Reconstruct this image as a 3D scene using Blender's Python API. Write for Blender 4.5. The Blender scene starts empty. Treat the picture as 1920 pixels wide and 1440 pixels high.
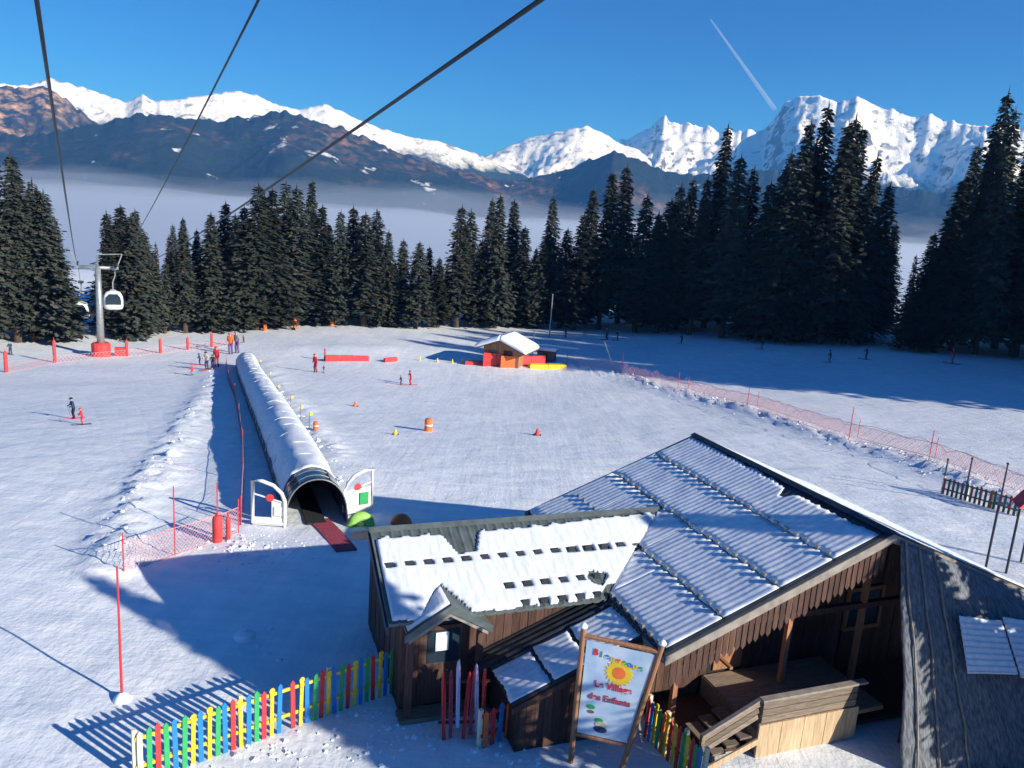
import bpy, bmesh, math, random
from math import sin, cos, pi, radians, degrees, atan2, hypot, sqrt
from mathutils import Vector, Matrix, noise
random.seed(11)
SC = bpy.context.scene
COL = SC.collection
V = Vector

# ------------------------------------------------------------------ camera
F, PITCH, ROLL, CAMH = 1442.0, radians(11.85), radians(4.06), 11.0      # F in pixels of a 1920 wide picture
FWD = V((0, cos(PITCH), -sin(PITCH)))
UP0 = V((0, sin(PITCH), cos(PITCH))); RT0 = V((1, 0, 0))
RT = RT0 * cos(ROLL) + UP0 * sin(ROLL)
UP = UP0 * cos(ROLL) - RT0 * sin(ROLL)
CAM = V((0, 0, CAMH))
cd = bpy.data.cameras.new('camera'); co = bpy.data.objects.new('camera', cd); COL.objects.link(co)
cd.sensor_width = 36.0; cd.lens = 36.0 * F / 1920.0
cd.clip_start = 0.1; cd.clip_end = 60000
co.matrix_world = Matrix(((RT.x, UP.x, -FWD.x, 0), (RT.y, UP.y, -FWD.y, 0), (RT.z, UP.z, -FWD.z, CAMH), (0, 0, 0, 1)))
SC.camera = co

# ------------------------------------------------------------------ sky, sun, exposure
SUN_AZ = radians(120.0)     # clockwise from +Y: the sun stands to the right, behind the camera
SUN_EL = radians(21.5)
w = bpy.data.worlds.new('World'); SC.world = w; w.use_nodes = True
nt = w.node_tree; nt.nodes.clear()
sky = nt.nodes.new('ShaderNodeTexSky'); sky.sky_type = 'NISHITA'; sky.sun_disc = False
sky.sun_elevation = SUN_EL; sky.sun_rotation = SUN_AZ
sky.altitude = 1800; sky.air_density = 1.0; sky.dust_density = 0.2; sky.ozone_density = 4.0
bg = nt.nodes.new('ShaderNodeBackground'); bg.inputs['Strength'].default_value = 0.088
ow = nt.nodes.new('ShaderNodeOutputWorld')
tint = nt.nodes.new('ShaderNodeMix'); tint.data_type = 'RGBA'; tint.blend_type = 'MULTIPLY'; tint.inputs[0].default_value = 1.0
tint.inputs[7].default_value = (0.15, 0.55, 1.0, 1)      # the deep mountain blue of the whole sky
nt.links.new(sky.outputs[0], tint.inputs[6]); nt.links.new(tint.outputs[2], bg.inputs[0]); nt.links.new(bg.outputs[0], ow.inputs[0])
sl = bpy.data.lights.new('sun', 'SUN'); sl.energy = 5.0; sl.angle = radians(0.55); sl.color = (1.0, 0.95, 0.85)
so = bpy.data.objects.new('sun', sl); COL.objects.link(so)
TOSUN = V((sin(SUN_AZ) * cos(SUN_EL), cos(SUN_AZ) * cos(SUN_EL), sin(SUN_EL)))
so.rotation_euler = TOSUN.to_track_quat('Z', 'Y').to_euler()
so.location = (60, -40, 60)
SC.view_settings.view_transform = 'Standard'; SC.view_settings.look = 'None'
SC.view_settings.exposure = 0.48; SC.view_settings.gamma = 1.0
SC.render.engine = 'CYCLES'
cy = SC.cycles
cy.use_denoising = True; cy.max_bounces = 6; cy.diffuse_bounces = 2; cy.glossy_bounces = 2
cy.transmission_bounces = 4; cy.volume_bounces = 2; cy.transparent_max_bounces = 12

# ------------------------------------------------------------------ pixel helpers (photo pixels, 1920 x 1440)
def ray(px, py):
    return (FWD + RT * ((px - 960) / F) - UP * ((py - 720) / F)).normalized()
def onz(px, py, z):
    d = ray(px, py); return CAM + d * ((z - CAMH) / d.z)
def proj(P):
    d = V(P) - CAM; z = d.dot(FWD)
    return 960 + F * d.dot(RT) / z, 720 - F * d.dot(UP) / z
def ss(a, b, x):
    t = min(1.0, max(0.0, (x - a) / (b - a))); return t * t * (3 - 2 * t)
def fbm(x, y, z=0.0, o=4):
    return noise.fractal(V((x, y, z)), 1.0, 2.0, o, noise_basis='PERLIN_ORIGINAL')

# ------------------------------------------------------------------ lie of the land
def hbase(x, y):
    g = -6.6 * ss(15, 92, y)
    r = ss(-8, 66, x)
    z = g * (1 - 0.66 * r)
    z += 5.0 * ss(70, 150, x)
    z -= 0.9 * ss(-14, -50, x) * ss(20, 40, y)
    d = y + 0.25 * abs(x)
    z -= 330 * ss(185, 1300, d)
    return z
BERMS = []      # (polyline, height, half width)
def segd(x, y, a, b):
    ax, ay = a; bx, by = b
    dx, dy = bx - ax, by - ay
    t = max(0, min(1, ((x - ax) * dx + (y - ay) * dy) / (dx * dx + dy * dy + 1e-9)))
    return hypot(x - ax - dx * t, y - ay - dy * t)
def hgt(x, y):
    z = hbase(x, y)
    if -120 < x < 160 and -30 < y < 175:
        for pl, hh, hw in BERMS:
            dm = min(segd(x, y, pl[i], pl[i + 1]) for i in range(len(pl) - 1))
            if dm < hw * 2.2:
                z += hh * math.exp(-(dm / hw) ** 2) * (0.75 + (0.5 * noise.noise(V((x * 1.3, y * 1.3, 3))) if hw < 2 else 0.2 * noise.noise(V((x * .25, y * .25, 3)))) + (0.9 * fbm(x * 2.1, y * 2.1, 8.8, 3) if hw < 2 else 0))
        z += 0.10 * fbm(x * 0.10, y * 0.10, 1.7, 3) + 0.03 * fbm(x * 0.6, y * 0.6, 5.1, 3)
    return z
def at(px, py, f=None):
    f = f or hgt
    d = ray(px, py); t = 5.0; step = 1.0; prev = t
    while t < 3000:
        P = CAM + d * t
        if P.z < f(P.x, P.y):
            lo, hi = prev, t
            for _ in range(24):
                m = (lo + hi) / 2; Q = CAM + d * m
                if Q.z < f(Q.x, Q.y): hi = m
                else: lo = m
            Q = CAM + d * hi; return V((Q.x, Q.y, f(Q.x, Q.y)))
        prev = t; t += max(0.4, t * 0.01)
    return CAM + d * 300
def gz(x, y): return V((x, y, hgt(x, y)))
def height_to(P, ytop):
    lo, hi = 0.0, 80.0
    for _ in range(40):
        m = (lo + hi) / 2
        if proj(P + V((0, 0, m)))[1] > ytop: lo = m
        else: hi = m
    return lo
def pl(pts): return [tuple(at(x, y, hbase)[:2]) for x, y in pts]
LEFT_EDGE = pl([(214, 1062), (240, 960), (300, 880), (352, 800), (392, 725), (398, 695)])
RIGHT_NET = pl([(1062, 684), (1165, 702), (1270, 735), (1400, 768), (1590, 832), (1740, 870), (1930, 955)])
BERMS.append((LEFT_EDGE, 0.30, 0.9))
BERMS.append((RIGHT_NET, 0.35, 1.3))
BERMS.append((pl([(560, 655), (700, 655), (860, 662), (960, 690)]), 0.5, 3.0))
BERMS.append((pl([(500, 680), (545, 745), (590, 800), (640, 860)]), 0.2, 0.8))

# ------------------------------------------------------------------ materials
MATS = {}
def mat(name, col, rough=0.6, var=0.12, scale=3.0, bump=0.15, metal=0.0, stretch=None, rnd=0.0, spec=0.3, dist=0.02, col2=None, ramp=(0.35, 0.65)):
    m = bpy.data.materials.new(name); m.use_nodes = True
    n = m.node_tree.nodes; l = m.node_tree.links
    b = n['Principled BSDF']; b.inputs['Roughness'].default_value = rough; b.inputs['Metallic'].default_value = metal
    b.inputs['Specular IOR Level'].default_value = spec
    tc = n.new('ShaderNodeTexCoord'); src = tc.outputs['Object']
    if stretch:
        mp = n.new('ShaderNodeMapping'); mp.inputs['Scale'].default_value = stretch; l.new(src, mp.inputs[0]); src = mp.outputs[0]
    ns = n.new('ShaderNodeTexNoise'); ns.inputs['Scale'].default_value = scale; ns.inputs['Detail'].default_value = 6
    l.new(src, ns.inputs['Vector'])
    cr = n.new('ShaderNodeValToRGB'); cr.color_ramp.elements[0].position = ramp[0]; cr.color_ramp.elements[1].position = ramp[1]
    a = [max(0, c * (1 - var)) for c in col] if col2 is None else list(col)
    d = [min(1, c * (1 + var)) for c in col] if col2 is None else list(col2)
    cr.color_ramp.elements[0].color = (*a, 1); cr.color_ramp.elements[1].color = (*d, 1)
    l.new(ns.outputs['Fac'], cr.inputs[0]); out = cr.outputs[0]
    if rnd > 0:
        oi = n.new('ShaderNodeObjectInfo'); hs = n.new('ShaderNodeHueSaturation')
        mr = n.new('ShaderNodeMapRange'); mr.inputs['To Min'].default_value = 1 - rnd; mr.inputs['To Max'].default_value = 1 + rnd
        l.new(oi.outputs['Random'], mr.inputs[0]); l.new(mr.outputs[0], hs.inputs['Value']); l.new(out, hs.inputs['Color']); out = hs.outputs[0]
    l.new(out, b.inputs['Base Color'])
    if bump > 0:
        bp = n.new('ShaderNodeBump'); bp.inputs['Strength'].default_value = bump; bp.inputs['Distance'].default_value = dist
        l.new(ns.outputs['Fac'], bp.inputs['Height']); l.new(bp.outputs[0], b.inputs['Normal'])
    MATS[name] = m; return m
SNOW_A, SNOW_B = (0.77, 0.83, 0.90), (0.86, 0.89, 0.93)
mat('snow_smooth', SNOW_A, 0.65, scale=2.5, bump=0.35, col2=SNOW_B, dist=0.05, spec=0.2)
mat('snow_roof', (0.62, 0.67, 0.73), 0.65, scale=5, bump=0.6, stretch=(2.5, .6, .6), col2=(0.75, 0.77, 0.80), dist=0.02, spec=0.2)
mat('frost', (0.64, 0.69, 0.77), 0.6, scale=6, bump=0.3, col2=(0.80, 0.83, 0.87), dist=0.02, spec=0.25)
mat('metal_green', (0.12, 0.145, 0.145), 0.5, 0.2, 4, 0.05, metal=0.3)
mat('metal_dark', (0.05, 0.06, 0.075), 0.45, 0.2, 4, 0.05, metal=0.4)
mat('wood_brown', (0.085, 0.046, 0.036), 0.75, 0.3, 5, 0.2, stretch=(6, 6, 0.6), rnd=0.3)
mat('wood_grey', (0.21, 0.165, 0.125), 0.8, 0.25, 5, 0.2, stretch=(0.7, 6, 6), rnd=0.25)
mat('wood_tan', (0.50, 0.36, 0.22), 0.75, 0.18, 4, 0.15, stretch=(5, 5, 0.6), rnd=0.12)
mat('wood_orange', (0.36, 0.175, 0.09), 0.7, 0.2, 4, 0.15, stretch=(5, 5, 0.6), rnd=0.15)
mat('fascia', (0.27, 0.24, 0.21), 0.7, 0.2, 5, 0.1)
mat('dark_inside', (0.02, 0.022, 0.025), 0.8, 0.2, 5, 0.0)
mat('glass_dark', (0.02, 0.035, 0.05), 0.12, 0.1, 3, 0.0, spec=0.6)
mat('poly_grey', (0.30, 0.33, 0.36), 0.35, 0.15, 3, 0.0)
mat('white_paint', (0.78, 0.78, 0.76), 0.45, 0.05, 6, 0.02)
mat('red_paint', (0.62, 0.045, 0.05), 0.5, 0.15, 4, 0.03)
mat('red_pad', (0.68, 0.06, 0.06), 0.55, 0.15, 3, 0.1)
mat('orange_pad', (0.85, 0.18, 0.05), 0.55, 0.12, 3, 0.1)
mat('yellow_paint', (0.80, 0.55, 0.04), 0.5, 0.1, 6, 0.03)
mat('blue_paint', (0.02, 0.20, 0.55), 0.5, 0.12, 6, 0.03)
mat('green_paint', (0.035, 0.36, 0.12), 0.5, 0.12, 6, 0.03)
mat('lime', (0.30, 0.60, 0.12), 0.5, 0.12, 6, 0.03)
mat('cream_paint', (0.72, 0.66, 0.48), 0.55, 0.1, 6, 0.03)
mat('pale_lilac', (0.50, 0.46, 0.66), 0.55, 0.1, 6, 0.03)
mat('steel', (0.34, 0.36, 0.36), 0.4, 0.15, 3, 0.03, metal=0.5)
mat('cable', (0.025, 0.028, 0.035), 0.5, 0.2, 20, 0.1, metal=0.3)
mat('net_red', (0.66, 0.33, 0.34), 0.7, 0.15, 8, 0.0)
mat('carpet', (0.34, 0.06, 0.09), 0.9, 0.25, 10, 0.3)
mat('rubber', (0.03, 0.03, 0.035), 0.8, 0.2, 10, 0.1)
mat('panel_sky', (0.34, 0.50, 0.68), 0.5, scale=2.2, bump=0.0, col2=(0.60, 0.70, 0.78))
mat('bark', (0.075, 0.05, 0.035), 0.9, 0.35, 2, 0.4, stretch=(4, 4, 0.7))
mat('needles', (0.022, 0.036, 0.031), 0.75, scale=0.6, bump=0.0, col2=(0.080, 0.083, 0.064), rnd=0.5, spec=0.15, ramp=(0.3, 0.7))
mat('twigs', (0.10, 0.065, 0.042), 0.85, 0.3, 1.0, 0.0, rnd=0.25, spec=0.1)
mat('skin', (0.55, 0.33, 0.24), 0.6, 0.08, 10, 0.0)
for nm, c in dict(black_cloth=(0.02, 0.022, 0.03), navy_cloth=(0.03, 0.05, 0.12), red_cloth=(0.60, 0.04, 0.06), teal_cloth=(0.03, 0.20, 0.25), grey_cloth=(0.22, 0.22, 0.25), purple_cloth=(0.14, 0.07, 0.26), beige_cloth=(0.5, 0.45, 0.36), brown_cloth=(0.20, 0.11, 0.08)).items():
    mat(nm, c, 0.8, 0.15, 12, 0.1)

def ground_material():
    m = bpy.data.materials.new('ground_snow'); m.use_nodes = True
    n = m.node_tree.nodes; l = m.node_tree.links; b = n['Principled BSDF']
    b.inputs['Roughness'].default_value = 0.6; b.inputs['Specular IOR Level'].default_value = 0.25
    tc = n.new('ShaderNodeTexCoord')
    def nz(scale, st=None, rot=0, detail=5, rough=0.55):
        src = tc.outputs['Object']
        if st:
            mp = n.new('ShaderNodeMapping'); mp.inputs['Scale'].default_value = st; mp.inputs['Rotation'].default_value = (0, 0, rot)
            l.new(src, mp.inputs[0]); src = mp.outputs[0]
        k = n.new('ShaderNodeTexNoise'); k.inputs['Scale'].default_value = scale; k.inputs['Detail'].default_value = detail; k.inputs['Roughness'].default_value = rough
        l.new(src, k.inputs['Vector']); return k.outputs['Fac']
    def ma(op, a, c):
        k = n.new('ShaderNodeMath'); k.operation = op
        for i, q in enumerate((a, c)):
            if isinstance(q, (int, float)): k.inputs[i].default_value = q
            else: l.new(q, k.inputs[i])
        return k.outputs[0]
    big = nz(0.12); mid = nz(1.1, detail=7); fine = nz(7.0, detail=4)
    tracks = nz(1.0, (2.6, 0.16, 1), 0.35, 4, 0.6); tracks2 = nz(1.0, (0.22, 2.2, 1), 0.15, 4, 0.6)
    cr = n.new('ShaderNodeValToRGB'); cr.color_ramp.elements[0].position = 0.40; cr.color_ramp.elements[1].position = 0.60
    cr.color_ramp.elements[0].color = (0.66, 0.72, 0.79, 1); cr.color_ramp.elements[1].color = (0.89, 0.905, 0.92, 1)
    s = ma('ADD', ma('MULTIPLY', big, 0.25), ma('ADD', ma('MULTIPLY', mid, 0.30), ma('ADD', ma('MULTIPLY', tracks, 0.2), ma('MULTIPLY', tracks2, 0.25))))
    l.new(s, cr.inputs[0]); l.new(cr.outputs[0], b.inputs['Base Color'])
    def wave_lines(scale, rot, dist):
        mp = n.new('ShaderNodeMapping'); mp.inputs['Rotation'].default_value = (0, 0, rot); l.new(tc.outputs['Object'], mp.inputs[0])
        k = n.new('ShaderNodeTexWave'); k.inputs['Scale'].default_value = scale; k.inputs['Distortion'].default_value = dist; k.inputs['Detail'].default_value = 2; k.inputs['Detail Scale'].default_value = 0.25
        l.new(mp.outputs[0], k.inputs['Vector']); return ma('POWER', k.outputs['Fac'], 9.0)
    lines = ma('ADD', ma('MULTIPLY', wave_lines(0.16, 0.9, 9.0), nz(0.09, detail=2)), ma('ADD', ma('MULTIPLY', wave_lines(0.23, -0.5, 12.0), nz(0.07, detail=2)), ma('MULTIPLY', wave_lines(0.3, 1.7, 10.0), nz(0.11, detail=2))))
    h = ma('ADD', ma('MULTIPLY', lines, -0.012), ma('ADD', ma('MULTIPLY', mid, 0.06), ma('ADD', ma('MULTIPLY', fine, 0.03), ma('ADD', ma('MULTIPLY', tracks, 0.03), ma('MULTIPLY', tracks2, 0.03)))))
    bp = n.new('ShaderNodeBump'); bp.inputs['Strength'].default_value = 0.75; bp.inputs['Distance'].default_value = 1.0
    l.new(h, bp.inputs['Height']); l.new(bp.outputs[0], b.inputs['Normal'])
    MATS['ground_snow'] = m
ground_material()

# ------------------------------------------------------------------ mesh building
class MB:
    def __init__(s): s.v = []; s.f = []; s.m = []
    def add(s, vs, fs, mi=0):
        o = len(s.v); s.v += [tuple(p) for p in vs]; s.f += [tuple(i + o for i in f) for f in fs]; s.m += [mi] * len(fs); return s
    def box(s, x0, x1, y0, y1, z0, z1, mi=0, M=None):
        vs = [V((x, y, z)) for z in (z0, z1) for y in (y0, y1) for x in (x0, x1)]
        if M: vs = [M @ p for p in vs]
        return s.add(vs, [(0, 2, 3, 1), (4, 5, 7, 6), (0, 1, 5, 4), (2, 6, 7, 3), (0, 4, 6, 2), (1, 3, 7, 5)], mi)
    def bar(s, a, b, wx, wy, mi=0, up=V((0, 0, 1))):
        a = V(a); b = V(b); d = (b - a).normalized()
        if abs(d.dot(up)) > 0.97: up = V((0, 1, 0))
        r = d.cross(up).normalized(); u = r.cross(d)
        vs = [p + r * sx * wx / 2 + u * sy * wy / 2 for p in (a, b) for sy in (-1, 1) for sx in (-1, 1)]
        return s.add(vs, [(0, 1, 3, 2), (4, 6, 7, 5), (0, 4, 5, 1), (2, 3, 7, 6), (0, 2, 6, 4), (1, 5, 7, 3)], mi)
    def tube(s, pts, rad, n=8, mi=0, caps=True):
        pts = [V(p) for p in pts]; rr = rad if isinstance(rad, (list, tuple)) else [rad] * len(pts)
        o = len(s.v); ref = V((0.31, 0.17, 0.93))
        for i, p in enumerate(pts):
            d = (pts[min(i + 1, len(pts) - 1)] - pts[max(i - 1, 0)]).normalized()
            r = d.cross(ref)
            if r.length < 1e-3: r = d.cross(V((1, 0, 0)))
            r.normalize(); u = r.cross(d)
            for k in range(n):
                t = 2 * pi * k / n; s.v.append(tuple(p + (r * cos(t) + u * sin(t)) * rr[i]))
        for i in range(len(pts) - 1):
            for k in range(n):
                a = o + i * n + k; b = o + i * n + (k + 1) % n
                s.f.append((a, b, b + n, a + n)); s.m.append(mi)
        if caps:
            s.f.append(tuple(o + k for k in range(n))[::-1]); s.m.append(mi)
            e = o + (len(pts) - 1) * n; s.f.append(tuple(e + k for k in range(n))); s.m.append(mi)
        return s
    def lathe(s, prof, n=16, c=(0, 0, 0), mi=0):
        o = len(s.v)
        for r, z in prof:
            for k in range(n):
                t = 2 * pi * k / n; s.v.append((c[0] + r * cos(t), c[1] + r * sin(t), c[2] + z))
        for i in range(len(prof) - 1):
            for k in range(n):
                a = o + i * n + k; b = o + i * n + (k + 1) % n
                s.f.append((a, b, b + n, a + n)); s.m.append(mi)
        s.f.append(tuple(o + k for k in range(n))[::-1]); s.m.append(mi)
        e = o + (len(prof) - 1) * n; s.f.append(tuple(e + k for k in range(n))); s.m.append(mi)
        return s
    def prism(s, poly, a, b, mi=0):
        """poly: list of 3D points, extruded by vector from offset a to offset b"""
        n = len(poly); a = V(a); b = V(b)
        vs = [V(p) + a for p in poly] + [V(p) + b for p in poly]
        fs = [tuple(range(n))[::-1], tuple(range(n, 2 * n))] + [(i, (i + 1) % n, n + (i + 1) % n, n + i) for i in range(n)]
        return s.add(vs, fs, mi)
    def mesh(s, name, mats, smooth=False):
        me = bpy.data.meshes.new(name); me.from_pydata(s.v, [], s.f); 
        for k in (mats if isinstance(mats, (list, tuple)) else [mats]): me.materials.append(MATS[k] if isinstance(k, str) else k)
        if isinstance(mats, (list, tuple)) and len(mats) > 1: me.polygons.foreach_set('material_index', s.m)
        bm = bmesh.new(); bm.from_mesh(me); bmesh.ops.recalc_face_normals(bm, faces=bm.faces); bm.to_mesh(me); bm.free()
        if smooth: me.polygons.foreach_set('use_smooth', [True] * len(me.polygons))
        me.update(); return me
    def build(s, name, mats, parent=None, smooth=False):
        return link(name, s.mesh(name, mats, smooth), parent)
def link(name, data, parent=None):
    o = bpy.data.objects.new(name, data); COL.objects.link(o)
    if parent is not None: o.parent = parent
    return o
def tag(o, label=None, cat=None, group=None, kind=None):
    if label: o['label'] = label
    if cat: o['category'] = cat
    if group: o['group'] = group
    if kind: o['kind'] = kind
    return o
def thing(name, label, cat, loc=(0, 0, 0), rz=0.0, group=None):
    o = link(name, None); o.location = loc; o.rotation_euler = (0, 0, rz); return tag(o, label, cat, group)
def copy_tree(o, parent=None):
    c = o.copy(); COL.objects.link(c); c.parent = parent
    for ch in o.children: copy_tree(ch, c)
    return c
ORD = ['first', 'second', 'third', 'fourth', 'fifth', 'sixth', 'seventh', 'eighth', 'ninth', 'tenth', 'eleventh', 'twelfth', 'thirteenth', 'fourteenth', 'fifteenth']

# ------------------------------------------------------------------ ground: one sheet to the valley
def graded(lo, hi, fine_lo, fine_hi, d0, grow):
    xs = []; x = fine_lo
    while x < fine_hi: xs.append(x); x += d0
    xs.append(fine_hi); d = d0; x = fine_hi
    while x < hi: d *= grow; x += d; xs.append(min(x, hi))
    d = d0; x = fine_lo; left = []
    while x > lo: d *= grow; x -= d; left.append(max(x, lo))
    return left[::-1] + xs
gx = graded(-7000, 8000, -22, 22, 0.30, 1.045)
gy = graded(-300, 9000, 11, 40, 0.30, 1.035)
mb = MB()
mb.v = [(x, y, hgt(x, y)) for y in gy for x in gx]
nx = len(gx)
mb.f = [(j * nx + i, j * nx + i + 1, (j + 1) * nx + i + 1, (j + 1) * nx + i) for j in range(len(gy) - 1) for i in range(nx - 1)]
mb.m = [0] * len(mb.f)
tag(mb.build('snow_ground', 'ground_snow', None, True), kind='structure')

# ------------------------------------------------------------------ mountains
def mountain_material(name, z_snow, soft, low, low2, patch=0.0, rock=(0.10, 0.10, 0.11), brown=0.54):
    m = bpy.data.materials.new(name); m.use_nodes = True
    n = m.node_tree.nodes; l = m.node_tree.links; b = n['Principled BSDF']
    b.inputs['Roughness'].default_value = 0.85; b.inputs['Specular IOR Level'].default_value = 0.1
    ge = n.new('ShaderNodeNewGeometry'); sep = n.new('ShaderNodeSeparateXYZ'); l.new(ge.outputs['Position'], sep.inputs[0])
    sn = n.new('ShaderNodeSeparateXYZ'); l.new(ge.outputs['Normal'], sn.inputs[0])
    def nz(scale, detail=8):
        k = n.new('ShaderNodeTexNoise'); k.inputs['Scale'].default_value = scale; k.inputs['Detail'].default_value = detail
        k.inputs['Roughness'].default_value = 0.62; l.new(ge.outputs['Position'], k.inputs['Vector']); return k.outputs['Fac']
    def ma(op, a, c, clamp=False):
        k = n.new('ShaderNodeMath'); k.operation = op; k.use_clamp = clamp
        for i, q in enumerate((a, c)):
            if isinstance(q, (int, float)): k.inputs[i].default_value = q
            else: l.new(q, k.inputs[i])
        return k.outputs[0]
    def mix(fac, a, c):
        k = n.new('ShaderNodeMix'); k.data_type = 'RGBA'; l.new(fac, k.inputs[0])
        for i, q in ((6, a), (7, c)):
            if isinstance(q, tuple): k.inputs[i].default_value = (*q, 1)
            else: l.new(q, k.inputs[i])
        return k.outputs[2]
    n1 = nz(0.0045); n2 = nz(0.02); n3 = nz(0.0018, 5)
    sfac = ma('DIVIDE', ma('SUBTRACT', ma('ADD', sep.outputs['Z'], ma('MULTIPLY', ma('SUBTRACT', n1, 0.5), 330)), z_snow), soft, True)
    steep = ma('MULTIPLY', ma('SUBTRACT', ma('ADD', sn.outputs['Z'], ma('MULTIPLY', ma('SUBTRACT', n2, 0.5), 1.3)), 0.42), 7.0, True)
    lowc = mix(ma('MULTIPLY', ma('SUBTRACT', n3, brown), 7.0, True), low, low2)
    lowc = mix(ma('MULTIPLY', ma('SUBTRACT', n2, 0.45), 4.0, True), tuple(c * 0.75 for c in low), lowc)
    if patch > 0:
        pf = ma('MULTIPLY', ma('SUBTRACT', nz(0.0058, 4), 1 - patch), 22.0, True)
        lowc = mix(pf, lowc, (0.58, 0.63, 0.70))
    top = mix(steep, rock, (0.84, 0.87, 0.92))
    top = mix(ma('MULTIPLY', ma('MULTIPLY', ma('SUBTRACT', nz(0.011, 9), 0.555), 12.0, True), 0.75), top, rock)
    bp = n.new('ShaderNodeBump'); bp.inputs['Strength'].default_value = 0.5; bp.inputs['Distance'].default_value = 45.0
    l.new(nz(0.012, 9), bp.inputs['Height']); l.new(bp.outputs[0], b.inputs['Normal'])
    l.new(mix(sfac, lowc, top), b.inputs['Base Color'])
    MATS[name] = m
mountain_material('mountain_left', 330, 60, (0.022, 0.035, 0.028), (0.24, 0.14, 0.08), 0.0)
mountain_material('mountain_mid', 330, 60, (0.020, 0.03, 0.03), (0.05, 0.05, 0.045), 0.0)
mountain_material('mountain_right', 330, 70, (0.022, 0.03, 0.03), (0.07, 0.06, 0.05), 0.0)
mountain_material('mountain_brown', 640, 60, (0.03, 0.035, 0.035), (0.66, 0.42, 0.27), 0.34, brown=0.40)
mountain_material('foothill', 2500, 60, (0.018, 0.030, 0.028), (0.30, 0.165, 0.09), 0.355, brown=0.52)

def skyline_at(pts, x):
    if x <= pts[0][0]: return pts[0][1]
    for (x0, y0), (x1, y1) in zip(pts, pts[1:]):
        if x <= x1: return y0 + (y1 - y0) * (x - x0) / (x1 - x0)
    return pts[-1][1]
def mountain(name, pts, D, run, material, seed, rough=0.5, jag=2.0, step=4, base=-330, power=1.25):
    mb = MB(); cols = []
    x = pts[0][0]
    while x <= pts[-1][0]: cols.append(x); x += step
    rows = [(i / 64) ** 0.8 for i in range(65)]; back = [0.08, 0.2, 0.45, 1.0]
    nr = len(rows) + len(back)
    for cx in cols:
        py = skyline_at(pts, cx); pj = jag * (abs(fbm(cx * 0.035, seed, 0, 5)) * 2 - 0.5)
        d = ray(cx, py); hd = hypot(d.x, d.y); az = atan2(d.x, d.y)
        Dr = D * (1 + 0.06 * fbm(cx * 0.004, seed + 9, 0, 2))
        ztop = CAMH + Dr * d.z / hd
        for r in rows:
            dist = Dr - run * (1 - r)
            X, Y = sin(az) * dist, cos(az) * dist
            prof = r ** power
            env = min(1.0, (1 - r) * 5) * min(1, r * 4 + 0.15)
            rg = noise.ridged_multi_fractal(V((X * 0.0021, Y * 0.0021, seed)), 0.9, 2.1, 5, 1.0, 2.0) - 1.1
            nzv = 0.11 * rg + 0.12 * fbm(X * 0.0013, Y * 0.0013, seed, 4) + 0.05 * fbm(X * 0.014, Y * 0.014, seed, 4)
            z = base + (ztop - base) * (prof + rough * env * nzv)
            z += pj * Dr / F * ss(0.86, 1.0, r)
            # keep the slope below the line of sight to the crest
            zl = CAMH + (ztop - CAMH) * dist / Dr
            if r < 0.97: z = min(z, zl - (1 - r) * 60)
            mb.v.append((X, Y, z))
        for q in back:
            dist = Dr + q * run * 0.8
            mb.v.append((sin(az) * dist, cos(az) * dist, ztop + pj * Dr / F * (1 - q) + (base - ztop) * q))
    for i in range(len(cols) - 1):
        for j in range(nr - 1):
            a = i * nr + j; mb.f.append((a, a + 1, a + nr + 1, a + nr)); mb.m.append(0)
    return tag(mb.build(name, material, None, True), kind='structure')
B_SKY = [(-420, 105), (-100, 146), (0, 160), (45, 166), (80, 158), (110, 176), (145, 205), (190, 236), (250, 285), (320, 330)]
L_SKY = [(-420, 95), (-200, 130), (0, 156), (50, 160), (92, 146), (130, 157), (165, 166), (205, 180), (235, 191), (268, 177), (292, 190), (345, 184), (380, 178), (442, 169), (480, 178), (520, 196), (560, 206), (608, 194), (650, 214), (680, 226), (720, 242), (770, 256), (830, 266), (870, 280), (912, 296), (960, 320), (1040, 350)]
M_SKY = [(820, 340), (880, 308), (912, 293), (950, 274), (1000, 256), (1050, 247), (1100, 237), (1130, 247), (1154, 264), (1190, 280), (1260, 320)]
J_SKY = [(1120, 300), (1165, 266), (1190, 252), (1218, 240), (1248, 219), (1262, 230), (1280, 231), (1312, 234), (1350, 246), (1400, 246), (1450, 250), (1520, 300)]
R_SKY = [(1340, 330), (1390, 262), (1440, 238), (1463, 206), (1474, 189), (1510, 178), (1545, 180), (1572, 192), (1610, 179), (1640, 194), (1665, 206), (1720, 219), (1745, 210), (1768, 226), (1850, 236), (1930, 238), (2100, 200), (2400, 160)]
F_SKY = [(-420, 240), (-100, 262), (0, 258), (120, 246), (190, 232), (260, 216), (330, 219), (400, 228), (470, 219), (530, 208), (600, 228), (680, 256), (760, 290), (840, 316), (900, 326), (950, 342), (1000, 332), (1080, 312), (1150, 282), (1190, 298), (1250, 322), (1310, 330), (1400, 318), (1500, 330), (1650, 350), (1760, 362), (1920, 340), (2100, 300), (2400, 260)]
mountain('mountain', L_SKY, 5000, 1700, 'mountain_left', 3.1, 0.45, 3)
mountain('mountain', M_SKY, 6200, 2200, 'mountain_mid', 7.7, 0.6, 3)
mountain('mountain', J_SKY, 6800, 2200, 'mountain_mid', 12.3, 0.8, 7)
mountain('mountain', R_SKY, 5400, 2000, 'mountain_right', 18.9, 0.7, 5)
mountain('mountain', B_SKY, 4400, 1200, 'mountain_brown', 31.0, 0.5, 4)
mountain('foothill', F_SKY, 3600, 1500, 'foothill', 24.5, 0.30, 5, power=0.9)

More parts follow.
